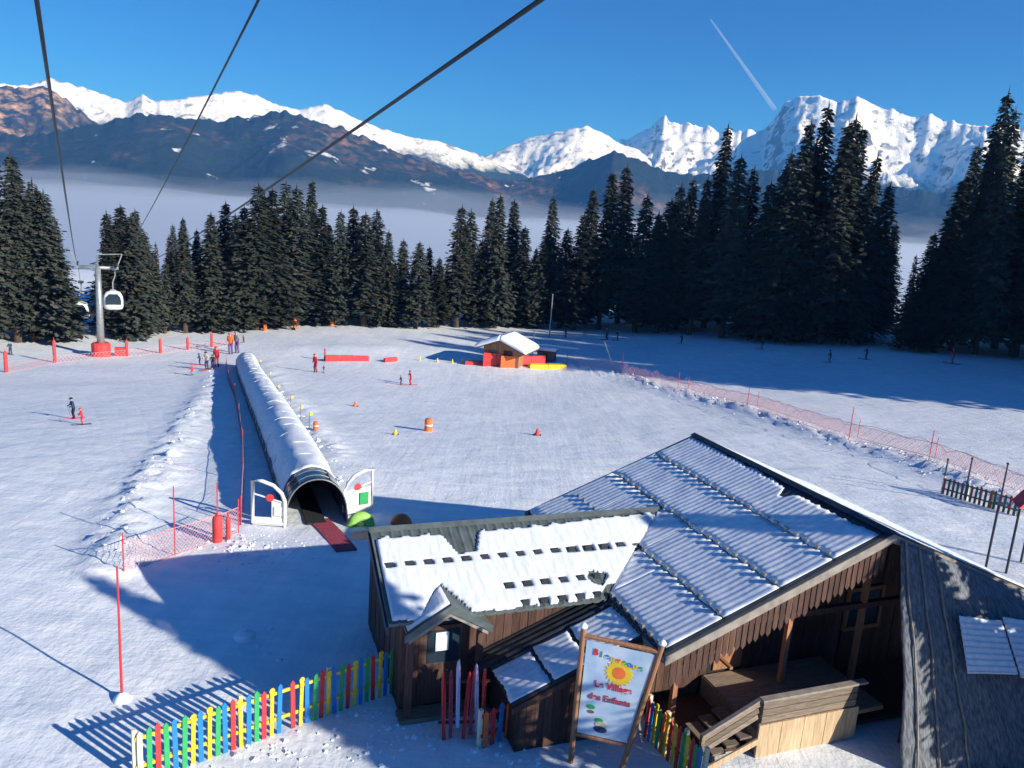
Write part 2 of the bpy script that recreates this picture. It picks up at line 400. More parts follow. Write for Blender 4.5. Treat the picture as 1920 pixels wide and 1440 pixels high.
# ------------------------------------------------------------------ fog lying in the valley
def volume_material(name, col, density, aniso=0.0, absorb=1.0):
    m = bpy.data.materials.new(name); m.use_nodes = True
    n = m.node_tree.nodes; n.clear(); l = m.node_tree.links
    v = n.new('ShaderNodeVolumePrincipled'); v.inputs['Color'].default_value = (*col, 1); v.inputs['Density'].default_value = density
    v.inputs['Anisotropy'].default_value = aniso; v.inputs['Absorption Color'].default_value = (absorb, absorb, absorb, 1)
    o = n.new('ShaderNodeOutputMaterial'); l.new(v.outputs[0], o.inputs['Volume']); MATS[name] = m
volume_material('fog_air', (0.74, 0.83, 0.975), 0.0024, 0.2, 0.0)
volume_material('mist_air', (0.74, 0.83, 0.975), 0.00045, 0.2, 0.0)
def fog_body(name, material, y0, k0, k1, amp, lift, drop, label, seed):
    mb = MB(); ny_ = 44; nx_ = 70
    fx = [-3600 + 7600 * i / nx_ for i in range(nx_ + 1)]; fy = [y0 + (3050 - y0) * (j / ny_) for j in range(ny_ + 1)]
    for y in fy:
        for x in fx:
            d = hypot(x, y); t = ss(y0, 2600, y)
            z = CAMH + lift * t + d * (k0 + k1 * ss(500, 2700, d)) + amp * fbm(x * 0.0021, y * 0.0021, seed, 5) * (0.2 + t)
            mb.v.append((x, y, z - drop * (1 - ss(y0, y0 + 600, y))))
    tn = len(mb.v)
    for y in fy:
        for x in fx: mb.v.append((x, y, -420 - seed))
    W1 = nx_ + 1
    for j in range(ny_):
        for i in range(nx_):
            a = j * W1 + i; mb.f += [(a, a + 1, a + W1 + 1, a + W1), (tn + a, tn + a + W1, tn + a + W1 + 1, tn + a + 1)]
    for i in range(nx_):
        a = i; mb.f.append((a, tn + a, tn + a + 1, a + 1)); a = ny_ * W1 + i; mb.f.append((a, a + 1, tn + a + 1, tn + a))
    for j in range(ny_):
        a = j * W1; mb.f.append((a, a + W1, tn + a + W1, tn + a)); a = j * W1 + nx_; mb.f.append((a, tn + a, tn + a + W1, a + W1))
    mb.m = [0] * len(mb.f)
    tag(mb.build(name, material, None, True), label, 'fog', kind='stuff')
fog_body('valley_fog', 'fog_air', 330, -0.002, 0.007, 26, 0, 55, 'pale fog bank filling the valley behind the spruces', 4.4)
fog_body('valley_mist', 'mist_air', 380, 0.002, 0.021, 60, 8, 55, 'thin veil of mist over the fog bank', 9.9)
volume_material('haze_air', (0.12, 0.42, 1.0), 0.00009, 0.1)
mb = MB(); mb.box(-8000, 9000, -400, 9500, -440, 1150)
tag(mb.build('haze', 'haze_air'), 'thin blue haze over the valley', 'haze', kind='stuff')

# ------------------------------------------------------------------ spruces
def spruce_meshes(seed, h=25.0, rmax=3.5, bare=2.0, sparse=1.0, power=0.85):
    rd = random.Random(seed); tk = MB()
    lean = [(rd.uniform(-.12, .12), rd.uniform(-.12, .12)) for _ in range(6)]
    tk.tube([(0, 0, -1.0)] + [(lean[i][0] * (i > 0), lean[i][1] * (i > 0), h * i / 5.0) for i in range(6)], [0.40, 0.33, 0.26, 0.19, 0.13, 0.08, 0.02], 7)
    for _ in range(14):
        z = rd.uniform(0.8, 6); a = rd.uniform(0, 2 * pi); r = rd.uniform(0.8, 2.0)
        tk.tube([(0, 0, z), (cos(a) * r, sin(a) * r, z - rd.uniform(0.0, .5))], [0.05, 0.015], 4)
    cr = MB()
    side = [rd.uniform(0.7, 1.2) for _ in range(9)]; gaps = [(rd.uniform(0, 6.28), rd.uniform(.2, .8) * h) for _ in range(4)]
    nbr = int(600 * sparse); ang = 0.0
    for q_ in range(nbr):
        z = bare + (h * .985 - bare) * (1 - (1 - (q_ + rd.random()) / nbr) ** .80)
        t = z / h; ang += 2.39996 + rd.uniform(-.35, .35); a = ang % (2 * pi)
        R = rmax * (1 - t) ** power * min(1, 0.62 + t * 1.6) + 0.10
        q = a / (2 * pi) * 9 % 9; sf = side[int(q)] * (1 - q % 1) + side[(int(q) + 1) % 9] * (q % 1)
        r = R * sf * rd.choice((rd.uniform(.55, 1.0), rd.uniform(.85, 1.22)))
        for ga, gz_ in gaps:
            if abs((a - ga + pi) % (2 * pi) - pi) < .5 and abs(z - gz_) < 1.1: r *= .5
        droop = r * rd.uniform(0.15, 0.55) + 0.05; ca, sa = cos(a), sin(a)
        ns = max(3, int(r / 0.34) + 2)
        for i in range(ns):
            u = 0.15 + 0.85 * (i + rd.random() * 0.7) / ns
            px, py, pz = ca * r * u, sa * r * u, z - droop * u * u + 0.10 * r * (u > .85)
            s = (0.26 + 0.26 * rd.random()) * (0.65 + 0.45 * (1 - t)) * (1.15 - 0.5 * u) * 1.9
            b = a + rd.choice((-1, 1)) * rd.uniform(0.1, 1.2)
            dx, dy = cos(b) * s, sin(b) * s; wx, wy = -sin(b) * s * .36, cos(b) * s * .36
            dz = -s * rd.uniform(0.1, 0.85); tw = s * rd.uniform(-.3, .3)
            cr.add([(px - dx * .25, py - dy * .25, pz + .05), (px + wx + dx * .4, py + wy + dy * .4, pz + dz * .5 + tw), (px + dx, py + dy, pz + dz), (px - wx + dx * .4, py - wy + dy * .4, pz + dz * .5 - tw)], [(0, 1, 2), (0, 2, 3)])
    cr.add([(.12, 0, h * .95), (-.06, .1, h * .95), (-.06, -.1, h * .95), (0, 0, h * 1.02)], [(0, 1, 3), (1, 2, 3), (2, 0, 3)])
    return tk.mesh('spruce_trunk', 'bark'), cr
SPR = []
for sd, rm, ba, sp, pw in ((1, 3.6, 1.6, 1.0, .85), (2, 3.2, 2.6, .95, .75), (3, 4.0, 1.2, 1.1, .95), (4, 2.9, 3.4, .9, .7), (5, 3.5, 2.2, 1.05, .8)):
    tm, cr = spruce_meshes(sd, 25.0, rm, ba, sp, pw); SPR.append((tm, cr.mesh('spruce_crown', 'needles')))
tm, cr = spruce_meshes(9, 25.0, 2.6, 3.5, .55, .8); SPR.append((tm, cr.mesh('larch_crown', 'twigs')))
def spruce(P, H, kind, label, group, rz, wf=1.0, name='spruce_tree'):
    o = thing(name, label, 'tree', P, rz, group)
    s = H / 25.0; sx = rt.uniform(.86, 1.14); o.scale = (s * wf * sx, s * wf / sx, s); o.rotation_euler = (rt.gauss(0, .012), rt.gauss(0, .012), rz)
    link('trunk', SPR[kind][0], o); link('crown', SPR[kind][1], o)
    return o
rt = random.Random(5)
BASEL = [(-200, 655), (0, 645), (60, 642), (140, 640), (300, 628), (600, 610), (850, 616), (1000, 614), (1300, 628), (1500, 642), (1700, 655), (1900, 668), (2100, 690)]
CLUMPS = [
    ('spruce in the sunlit clump at the left edge', 'spruces left of the lift tower', [(-62, 245), (-25, 262), (12, 283), (32, 318), (48, 335), (68, 350), (84, 356), (98, 405), (106, 460)]),
    ('spruce in the clump right of the lift tower', 'spruces right of the lift tower', [(204, 396), (224, 384), (240, 402), (254, 392), (272, 432), (284, 470)]),
    ('low spruce between two taller spruce clumps', 'low spruces in the gap', [(306, 492), (325, 500), (345, 428), (372, 446)]),
    ('spruce in the tall clump behind the tunnel', 'tall spruces behind the tunnel', [(394, 398), (420, 378), (440, 400), (454, 384), (482, 343), (500, 362), (514, 352), (532, 340), (558, 348), (582, 336), (602, 384), (618, 420)]),
    ('spruce in the row behind the red mats', 'spruces behind the red mats', [(640, 394), (664, 386), (688, 398), (708, 392), (730, 432), (756, 448), (786, 452), (806, 462), (826, 482), (840, 500)]),
    ('spruce in the dark clump behind the snow-roofed hut', 'spruces behind the hut', [(868, 384), (886, 392), (904, 448), (924, 372), (944, 364), (970, 374), (986, 424), (1002, 476), (1022, 440), (1042, 368), (1064, 428)]),
    ('spruce in the dark clump right of the hut', 'spruces right of the hut', [(1094, 398), (1118, 352), (1150, 318), (1186, 308), (1216, 364), (1240, 398), (1258, 372)]),
    ('spruce in the shaded clump with the tall pointed one', 'spruces around the tall pointed one', [(1276, 344), (1300, 332), (1328, 330), (1365, 232), (1396, 288), (1420, 312), (1446, 340)]),
    ('spruce in front of the big snowy peak', 'spruces before the snowy peak', [(1468, 312), (1490, 280), (1512, 224), (1538, 260), (1562, 194), (1590, 232), (1602, 214), (1624, 236), (1646, 290), (1668, 342)]),
    ('spruce in the dark wall of trees at the right edge', 'spruces at the right edge', [(1756, 436), (1788, 380), (1812, 330), (1832, 268), (1862, 238), (1892, 168), (1916, 200), (1958, 180), (2005, 150), (2060, 130)]),
]
for lab, grp, lst in CLUMPS:
    inview = [q for q in lst if -30 < q[0] < 1940]
    for i, (px, ty) in enumerate(lst):
        bx = px; jit = rt.uniform(-3, 2); f = 1.05 + .04 * rt.random() if i % 2 else 1.0
        for _ in range(3):      # the top of the tree, not its foot, stands at this place
            P = at(bx, skyline_at(BASEL, bx) + jit); P = gz(P.x * f, P.y * f)
            H = height_to(P, ty); bx -= proj(P + V((0, 0, H)))[0] - px
        wf = max(1.1, min(1.6, 30 / H)) * rt.uniform(0.9, 1.3)
        k = rt.randrange(5)
        n = inview.index((px, ty)) if (px, ty) in inview else 0
        spruce(P, H, k, f'{ORD[min(n, 14)]} {lab}, from the left' if (px, ty) in inview else lab + ', just beyond the frame', grp, rt.uniform(0, 6.28), wf)
# bare trees and young spruces filling in behind the front row
SECOND = [('behind the leftmost sunlit clump', -10, 112, 5), ('behind the clump right of the lift tower', 205, 275, 3), ('behind the low gap spruces', 310, 385, 3), ('behind the tall clump over the tunnel', 390, 625, 7), ('behind the row over the red mats', 630, 770, 5), ('behind the hut', 880, 1060, 4), ('behind the dark clump right of the hut', 1090, 1255, 5), ('behind the tall pointed spruce', 1270, 1450, 6), ('behind the trees under the snowy peak', 1465, 1660, 7), ('behind the trees at the right edge', 1790, 1925, 4)]
for where, xa, xb, n in SECOND:
    for i in range(n):
        px = xa + (xb - xa) * (i + rt.uniform(.2, .8)) / n
        P = at(px, skyline_at(BASEL, px)); f = rt.uniform(1.10, 1.2); P = gz(P.x * f, P.y * f)
        spruce(P, (rt.uniform(8, 12) if 625 < px < 860 else rt.uniform(11, 16)) if px < 1080 else rt.uniform(15, 22), rt.randrange(5), f'{ORD[i]} shorter spruce from the left {where}', 'second row of trees', rt.uniform(0, 6.28), 1.35)
for i, px in enumerate((296, 316, 388, 470, 640, 772, 812, 1228, 1440, 1688, 1706, 1728, 1745)):
    P = at(px, skyline_at(BASEL, px) - 1); f = 1.02; P = gz(P.x * f, P.y * f)
    spruce(P, rt.uniform(9, 14), 5, f'{ORD[i]} thin brown leafless tree at the forest edge, from the left', 'leafless trees at the forest edge', rt.uniform(0, 6.28), 1.1, 'bare_tree')
# the wood goes on beyond the right edge of the picture: it throws the long shade over the right-hand piste
i = 0
for y in (60, 64, 68, 73, 78, 84, 91, 99):
    for k in range(9):
        x = 70 + (y - 62) * 0.28 + k * 6.5 + rt.uniform(-2, 2); yy = y + rt.uniform(-2, 2) - k * 0.5
        spruce(gz(x, yy), rt.uniform(29, 36), rt.randrange(5), 'tall spruce of the wood that goes on beyond the right edge', 'wood beyond the right edge', rt.uniform(0, 6.28), 1.35)
for x, y, H, wf in ((10.5, 7.7, 10.4, 1.55), (12.6, 6.1, 9.6, 1.9), (11.4, 9.6, 6.6, 1.7), (16.4, 12.5, 9.4, 1.8), (19.2, 12.9, 9.8, 1.8), (24.5, 18.5, 7.0, 1.4), (27.0, 17.5, 8.0, 1.4), (30.0, 16.5, 9.0, 1.4)):  # unseen: some read from their shadows, others added to shade chalet and snow
    spruce(gz(x, y), H, rt.randrange(5), f'spruce {H:.0f} metres tall beside the chalet, unseen beyond the right edge, set for its shade', 'unseen spruces beside the chalet, set for their shade', rt.uniform(0, 6.28), wf)

# ------------------------------------------------------------------ chalet
CH_A = radians(20.9); CHX = V((cos(CH_A), sin(CH_A), 0)); CHY = V((-sin(CH_A), cos(CH_A), 0)); CHB = V((8.82, 16.44, 0))
def chl(P): d = V(P) - CHB; return V((d.dot(CHX), d.dot(CHY), P[2]))
def chw(x, y, z=0): return CHB + CHX * x + CHY * y + V((0, 0, z))
ch = thing('chalet', 'wooden chalet with big snowy corrugated roof and a lower side wing', 'chalet', CHB, CH_A)
ZR, K = 4.76, 0.396; RL, TW = 8.0, 5.66
WZ, WY, KW, WE = 3.60, 4.98, 0.442, 2.51; WX0 = -10.9
def wave(s): return 0.016 * sin(2 * pi * s / 0.178)
# main roof: two corrugated slopes
def corrugated(x_of_t, t0, t1, s0, s1, z_of_t, nt_=8, thick=0.05, ds=0.0445):
    mb = MB(); ns = int((s1 - s0) / ds); 
    for j in range(nt_ + 1):
        t = t0 + (t1 - t0) * j / nt_
        for i in range(ns + 1):
            s = s0 + (s1 - s0) * i / ns; mb.v.append((x_of_t(t), s, z_of_t(t) + wave(s)))
    o = len(mb.v); W = ns + 1
    mb.v += [(x, y, z - thick) for x, y, z in mb.v[:o]]
    for j in range(nt_):
        for i in range(ns):
            a = j * W + i; mb.f += [(a, a + 1, a + W + 1, a + W), (o + a, o + a + W, o + a + W + 1, o + a + 1)]
    for i in range(ns):
        mb.f += [(i, o + i, o + i + 1, i + 1), (nt_ * W + i, nt_ * W + i + 1, o + nt_ * W + i + 1, o + nt_ * W + i)]
    for j in range(nt_):
        a = j * W; mb.f += [(a, a + W, o + a + W, o + a)]; a += ns; mb.f += [(a, o + a, o + a + W, a + W)]
    mb.m = [0] * len(mb.f); return mb
zmain = lambda t: ZR - K * t
left = corrugated(lambda t: -t, 0.02, TW, 0.0, RL, zmain).build('roof', 'metal_dark', ch, False)
right = corrugated(lambda t: t, 0.02, TW, 0.0, RL, zmain).build('roof', 'metal_dark', ch, False)
cat = corrugated(lambda t: -t, TW + 0.02, 8.62, 0.86, 2.9, lambda t: zmain(t) - 0.05).build('roof', 'metal_dark', ch)
tag(cat, 'low lean-to roof running on below the main slope')
# snow in courses, held on the left slope row by row
def snow_course(xs, t0f, t1f, s0, s1, zt, seed, thick=0.05, amp=1.0, ds=0.0356):
    """t0f/t1f: upper and lower edge as functions of s; a closed slab following the corrugation"""
    mb = MB(); ns = int((s1 - s0) / ds); nt_ = 9
    for j in range(nt_ + 1):
        for i in range(ns + 1):
            s = s0 + (s1 - s0) * i / ns; a, b = t0f(s), t1f(s); t = a + (b - a) * j / nt_
            th = thick * (0.35 + 0.65 * (j / nt_) ** 3) * (0.5 if j in (0, nt_) or i in (0, ns) else 1) + 0.012 * fbm(s * 1.5, t * 1.5, seed, 3) + 0.03 * max(0, fbm(s * 2.8, t * .5, seed + 3, 2)) * (j / nt_) ** 6
            th = max(th, 0.014)
            mb.v.append((xs * t, s, zt(t) + 0.36 * wave(s) * amp + th))
    o = len(mb.v); W = ns + 1
    for j in range(nt_ + 1):
        for i in range(ns + 1):
            x, s, _ = mb.v[j * W + i]; mb.v.append((x, s, zt(abs(x)) + wave(s) + 0.004))
    for j in range(nt_):
        for i in range(ns):
            a = j * W + i; mb.f += [(a, a + 1, a + W + 1, a + W), (o + a, o + a + W, o + a + W + 1, o + a + 1)]
    for i in range(ns):
        mb.f += [(i, o + i, o + i + 1, i + 1), (nt_ * W + i, nt_ * W + i + 1, o + nt_ * W + i + 1, o + nt_ * W + i)]
    for j in range(nt_):
        a = j * W; mb.f += [(a, a + W, o + a + W, o + a)]; a += ns; mb.f += [(a, o + a, o + a + W, a + W)]
    mb.m = [0] * len(mb.f); return mb
jag = lambda s, q, a=0.05: a * fbm(s * 2.2, q, 0.5, 4) + 0.015 * (int(s / 0.36 + q) % 2)
def valley_s(t):      # the main slope ends at the wing's front slope
    return WY - (K * (t - 2.94)) / KW if t > 2.94 else None
top = lambda s: (0.14 + 0.14 * ss(4.4, 2.6, s) - 0.08 * ss(1.4, 0.3, s) + abs(jag(s, 3.3, 0.14))) + (0.30 * ss(0.30, 0.05, abs(s - 3.05)))
rows = [(top, lambda s: 1.43 + jag(s, 1.1), 0.14, 7.9), (lambda s: 1.455 + jag(s, 1.1), lambda s: 2.82 + jag(s, 2.1), 0.14, 7.95)]
for i, (a, b, s0, s1) in enumerate(rows):
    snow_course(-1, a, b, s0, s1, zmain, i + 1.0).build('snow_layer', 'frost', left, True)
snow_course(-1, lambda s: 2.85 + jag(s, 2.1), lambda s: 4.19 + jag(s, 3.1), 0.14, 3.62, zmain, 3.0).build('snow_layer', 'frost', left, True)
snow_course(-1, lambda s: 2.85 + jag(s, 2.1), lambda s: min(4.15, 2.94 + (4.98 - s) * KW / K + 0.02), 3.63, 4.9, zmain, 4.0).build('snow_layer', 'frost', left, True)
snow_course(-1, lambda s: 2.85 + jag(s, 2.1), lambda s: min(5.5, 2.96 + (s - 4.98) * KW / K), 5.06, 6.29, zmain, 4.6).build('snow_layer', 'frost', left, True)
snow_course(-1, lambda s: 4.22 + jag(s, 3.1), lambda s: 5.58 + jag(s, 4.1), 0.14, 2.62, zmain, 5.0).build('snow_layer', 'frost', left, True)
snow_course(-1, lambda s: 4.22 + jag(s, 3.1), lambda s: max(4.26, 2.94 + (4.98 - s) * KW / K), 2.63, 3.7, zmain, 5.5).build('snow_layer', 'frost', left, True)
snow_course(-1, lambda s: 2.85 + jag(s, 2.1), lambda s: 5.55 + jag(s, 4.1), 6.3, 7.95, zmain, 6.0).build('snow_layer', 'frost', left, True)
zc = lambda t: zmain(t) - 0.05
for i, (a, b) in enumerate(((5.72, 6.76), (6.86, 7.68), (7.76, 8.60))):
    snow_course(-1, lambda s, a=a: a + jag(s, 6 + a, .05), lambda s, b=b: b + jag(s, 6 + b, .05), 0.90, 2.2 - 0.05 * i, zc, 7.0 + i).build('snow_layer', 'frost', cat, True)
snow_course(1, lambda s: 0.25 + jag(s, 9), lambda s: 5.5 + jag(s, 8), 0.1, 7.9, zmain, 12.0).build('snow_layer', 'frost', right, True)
# snow guards: short bars along the rows
for t in (1.43, 2.82, 4.19, 5.60):
    for s in [0.35 + 0.356 * q for q in range(21)]:
        if t > 2.9 and 2.94 + (4.98 - s) * KW / K < t + 0.1 and s < 6.4: continue
        m_ = MB(); m_.box(-t - 0.03, -t + 0.03, s - 0.07, s + 0.07, zmain(t) - 0.02, zmain(t) + 0.085); m_.build('snow_guard', 'steel', left)
# ridge cap and fascia
mb = MB(); mb.prism([(-0.16, 0, ZR - 0.02), (0, 0, ZR + 0.055), (0.16, 0, ZR - 0.02), (0, 0, ZR + 0.02)], (0, -0.03, 0), (0, RL + 0.03, 0)); mb.build('ridge_cap', 'metal_dark', ch)
for sg in (-1, 1):
    for yy, nm in ((-0.06, 'fascia_board'), (RL + 0.015, 'fascia_board')):
        mb = MB(); mb.prism([(0, 0, ZR - 0.03), (sg * TW, 0, zmain(TW) - 0.03), (sg * TW, 0, zmain(TW) - 0.24), (0, 0, ZR - 0.24)], (0, yy, 0), (0, yy + 0.045, 0)); mb.build(nm, 'fascia', ch)
    mb = MB(); mb.box(sg * TW - 0.03, sg * TW + 0.03, 0, RL, zmain(TW) - 0.2, zmain(TW) - 0.06); mb.build('eave_board', 'fascia', ch)
# rafters under the front overhang
for sg in (-1, 1):
    for yy in (0.55, 1.15):
        mb = MB(); mb.bar((0, yy, ZR - 0.18), (sg * (TW - .1), yy, zmain(TW - .1) - 0.18), 0.10, 0.16); mb.build('rafter', 'wood_brown', ch)
# valance of pointed boards hanging along both rakes
i = 0
for sg in (-1, 1):
    t = 0.14
    while t < TW - 0.1:
        zt = zmain(t) - 0.25; ln = 0.62 + 0.06 * (i % 2) + 0.05 * random.random()
        mb = MB(); mb.prism([(sg * t - .06, 0, zt + .02), (sg * t + .06, 0, zt + .02), (sg * t + .06, 0, zt - ln + .09), (sg * t, 0, zt - ln), (sg * t - .06, 0, zt - ln + .09)], (0, 0.0, 0), (0, 0.025, 0))
        mb.build('valance_board', 'wood_brown', ch); t += 0.155; i += 1
# gable wall of upright planks behind the porch
FW = 1.75; x = -5.2; i = 0
wall = MB(); wall.box(-5.15, 5.15, FW + .06, FW + .14, 0, 2.55).prism([(-5.15, 0, 2.55), (5.15, 0, 2.55), (0, 0, ZR - .15)], (0, FW + .06, 0), (0, FW + .14, 0))
wallo = wall.build('front_wall', 'dark_inside', ch)
while x < 5.15:
    xm = x + .1; zt = zmain(abs(xm)) - 0.10
    z0 = 0.0
    if -3.1 < xm < -2.1 or 0.9 < xm < 2.1: z0 = 2.45      # door and window bay
    if zt - z0 > .1:
        mb = MB(); mb.box(x + .005, x + .193, FW + .006 * (i % 3), FW + .05, z0, zt); mb.build('plank', 'wood_brown', wallo)
    x += .2; i += 1
dr = MB(); dr.box(-3.0, -2.2, FW + .02, FW + .055, .65, 2.45); dr.build('door', 'wood_orange', ch)
wn = MB(); wn.box(.98, 2.02, FW + .02, FW + .05, 1.3, 2.3); wno = wn.build('window', 'glass_dark', ch)
wf_ = MB(); [wf_.box(a, b, FW - .02, FW + .06, c, d) for a, b, c, d in ((.9, .98, 1.2, 2.4), (2.02, 2.1, 1.2, 2.4), (.98, 2.02, 2.3, 2.4), (.98, 2.02, 1.2, 1.3), (1.47, 1.53, 1.3, 2.3))]; wf_.build('frame', 'wood_orange', wno)
wf2 = MB(); wf2.box(.9, 2.1, FW + .015, FW + .05, .0, 1.2); wf2.build('plank', 'wood_brown', wallo)
# side and rear walls
sw = MB(); sw.box(-5.2, -5.1, FW + .1, 7.5, 0, 2.6).box(5.1, 5.2, FW + .1, 7.5, 0, 2.6).box(-5.1, 5.1, 7.4, 7.5, 0, 2.55).prism([(-5.1, 0, 2.55), (5.1, 0, 2.55), (0, 0, ZR - .15)], (0, 7.4, 0), (0, 7.5, 0)); sw.build('side_wall', 'wood_brown', ch)
# porch posts and cross beam
for xx in (-4.6, -1.6, .62, 3.4):
    mb = MB(); mb.box(xx - .06, xx + .06, .95, 1.07, .0, zmain(abs(xx)) - .25); mb.build('porch_post', 'wood_orange', ch)
mb = MB(); mb.box(-5.0, 5.0, .94, 1.08, 2.32, 2.46); mb.build('cross_beam', 'wood_brown', ch)
# lean-to front wall and fascia under the low roof
mb = MB(); mb.prism([(-5.7, 0, zc(5.7) - .07), (-8.62, 0, zc(8.62) - .07), (-8.62, 0, zc(8.62) - .22), (-5.7, 0, zc(5.7) - .22)], (0, .80, 0), (0, .85, 0)); mb.build('fascia_board', 'wood_brown', ch)
x = -8.4; i = 0
while x < -5.75:
    mb = MB(); mb.box(x, x + .19, 1.0 + .006 * (i % 3), 1.05, 0, zc(-x - .1) - .12); mb.build('plank', 'wood_brown', ch); x += .2; i += 1
mb = MB(); mb.box(-8.42, -8.36, 1.0, 2.9, 0, 1.2); mb.build('side_wall', 'wood_brown', ch)
mb = MB(); mb.box(-6.75, -6.0, .93, .99, .18, .52); mb.build('notice_board', 'wood_tan', ch)

# ---- the wing with the entrance
def zwing(d): return WZ - KW * d
wr = MB()
def ribbed(sgn, x0f, x1, d1):
    mb = MB(); xs_ = []
    x = WX0
    while x < x1: xs_.append(x); x += 0.06
    nd = 10
    for j in range(nd + 1):
        d = d1 * j / nd
        for i, x in enumerate(xs_):
            xx = min(x, x0f(d)); rib = 0.022 if i % 4 == 0 else 0.0
            mb.v.append((xx, WY - sgn * d, zwing(d) + rib))
    W = len(xs_); o = len(mb.v); mb.v += [(x, y, z - .06) for x, y, z in mb.v[:o]]
    for j in range(nd):
        for i in range(W - 1):
            a = j * W + i; mb.f += [(a, a + 1, a + W + 1, a + W), (o + a, o + a + W, o + a + W + 1, o + a + 1)]
    for i in range(W - 1): mb.f += [(nd * W + i, nd * W + i + 1, o + nd * W + i + 1, o + nd * W + i)]
    for j in range(nd): a = j * W; mb.f += [(a, a + W, o + a + W, o + a)]
    mb.m = [0] * len(mb.f); return mb
valx = lambda d: -(2.94 + d * KW / K)
wroof = ribbed(1, valx, -2.94, WE).build('wing_roof', 'metal_green', ch)
wback = ribbed(-1, valx, -2.94, WE).build('wing_roof', 'metal_green', ch)
mb = MB(); mb.prism([(0, -.13, -.035), (0, 0, .06), (0, .13, -.035), (0, 0, .0)], (WX0 - .03, WY, WZ + .01), (-2.98, WY, WZ + .01)); mb.build('ridge_cap', 'metal_green', ch)
for d_, sgn in ((WE, 1), (WE, -1)):
    mb = MB(); mb.prism([(0, WY, WZ - .05), (0, WY - sgn * d_, zwing(d_) - .05), (0, WY - sgn * d_, zwing(d_) - .24), (0, WY, WZ - .26)], (WX0 - .05, 0, 0), (WX0, 0, 0)); mb.build('fascia_board', 'metal_dark', ch)
# smooth snow blanket with holes around the snow guards
GX, GW, GZ, GE, GF = -9.58, 0.94, 2.84, 2.27, 2.36     # gablet: centre, half width, ridge z, eave z, front y
guards1 = [-10.62 + .455 * i for i in range(16)]; guards2 = [-8.0 + .455 * i for i in range(6)]; guards3 = [-7.75 + .455 * i for i in range(5)]
def snow_mask(x, d):
    topd = 0.31 + 0.05 * fbm(x * 3, 1, 0, 3) + 0.04 * (int(x * 4.2) % 2) - 0.13 * ss(-7.5, -3.6, x)
    notch = ss(.55, .15, abs(x + 8.75)); topd += .62 * notch
    if d < topd: return 0
    if d > WE - 0.05 - 0.03 * fbm(x * 2, 7, 0, 2): return 0
    if x < WX0 + .10: return 0
    if x > valx(d) - 0.03: return 0
    for gl, gd in ((guards1, 1.10), (guards2, 1.92), (guards3, 2.40)):
        for i, g in enumerate(gl):
            wv = .10 + .05 * abs(noise.noise(V((g * 3, gd, 0)))) + (0.05 if (gl is guards1 and 9 < i < 13) else 0)
            if abs(x - g) < wv and abs(d - gd) < .075 + (.03 if gl is guards1 and 9 < i < 13 else 0): return 0
    if hypot((x + 5.75) * 1.0, (d - 1.95) * 1.1) < .24 + .1 * noise.noise(V((x * 4, d * 4, 2))): return 0
    if x > -5.9 and d > 2.1 and x > valx(d) - .28: return 0
    if abs(x - GX) < GW and WY - d < 3.7 and zwing(d) < GZ - (GZ - GE) / GW * abs(x - GX) + .02: return 0
    return 1
dx, dd = 0.045, 0.04
nxx = int((-2.9 - WX0) / dx); ndd = int(WE / dd) + 1
mk = [[snow_mask(WX0 + dx * (i + .5), dd * (j + .5)) for i in range(nxx)] for j in range(ndd)]
mb = MB(); idx = {}
def vtx(i, j, tp):
    k = (i, j, tp)
    if k not in idx:
        x = WX0 + dx * i; d = dd * j
        nb = [mk[q][p] for q in (j - 1, j) for p in (i - 1, i) if 0 <= q < ndd and 0 <= p < nxx]
        th = (0.065 if min(nb) and len(nb) == 4 else 0.03) + 0.02 * fbm(x * 1.2, d * .5, 3, 3) + 0.003 * sin(x * 2 * pi / .24)
        x2 = min(x, valx(d)); 
        z = zwing(d) + (0.024 + max(th, .03) if tp else 0.004)
        idx[k] = len(mb.v); mb.v.append((x2, WY - d, z))
    return idx[k]
for j in range(ndd):
    for i in range(nxx):
        if not mk[j][i]: continue
        mb.f.append((vtx(i, j, 1), vtx(i + 1, j, 1), vtx(i + 1, j + 1, 1), vtx(i, j + 1, 1)))
        for (di, dj, a, b) in ((-1, 0, (i, j), (i, j + 1)), (1, 0, (i + 1, j + 1), (i + 1, j)), (0, -1, (i + 1, j), (i, j)), (0, 1, (i, j + 1), (i + 1, j + 1))):
            ii, jj = i + di, j + dj
            if not (0 <= ii < nxx and 0 <= jj < ndd and mk[jj][ii]):
                mb.f.append((vtx(*a, 1), vtx(*b, 1), vtx(*b, 0), vtx(*a, 0)))
mb.m = [0] * len(mb.f)
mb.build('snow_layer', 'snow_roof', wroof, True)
for gl, gd in ((guards1, 1.10), (guards2, 1.92), (guards3, 2.40)):
    for g in gl:
        if g > valx(gd) - .1: continue
        m_ = MB(); m_.box(g - .085, g + .085, WY - gd - .03, WY - gd + .03, zwing(gd) - .01, zwing(gd) + .115); m_.build('snow_guard', 'metal_dark', wroof)
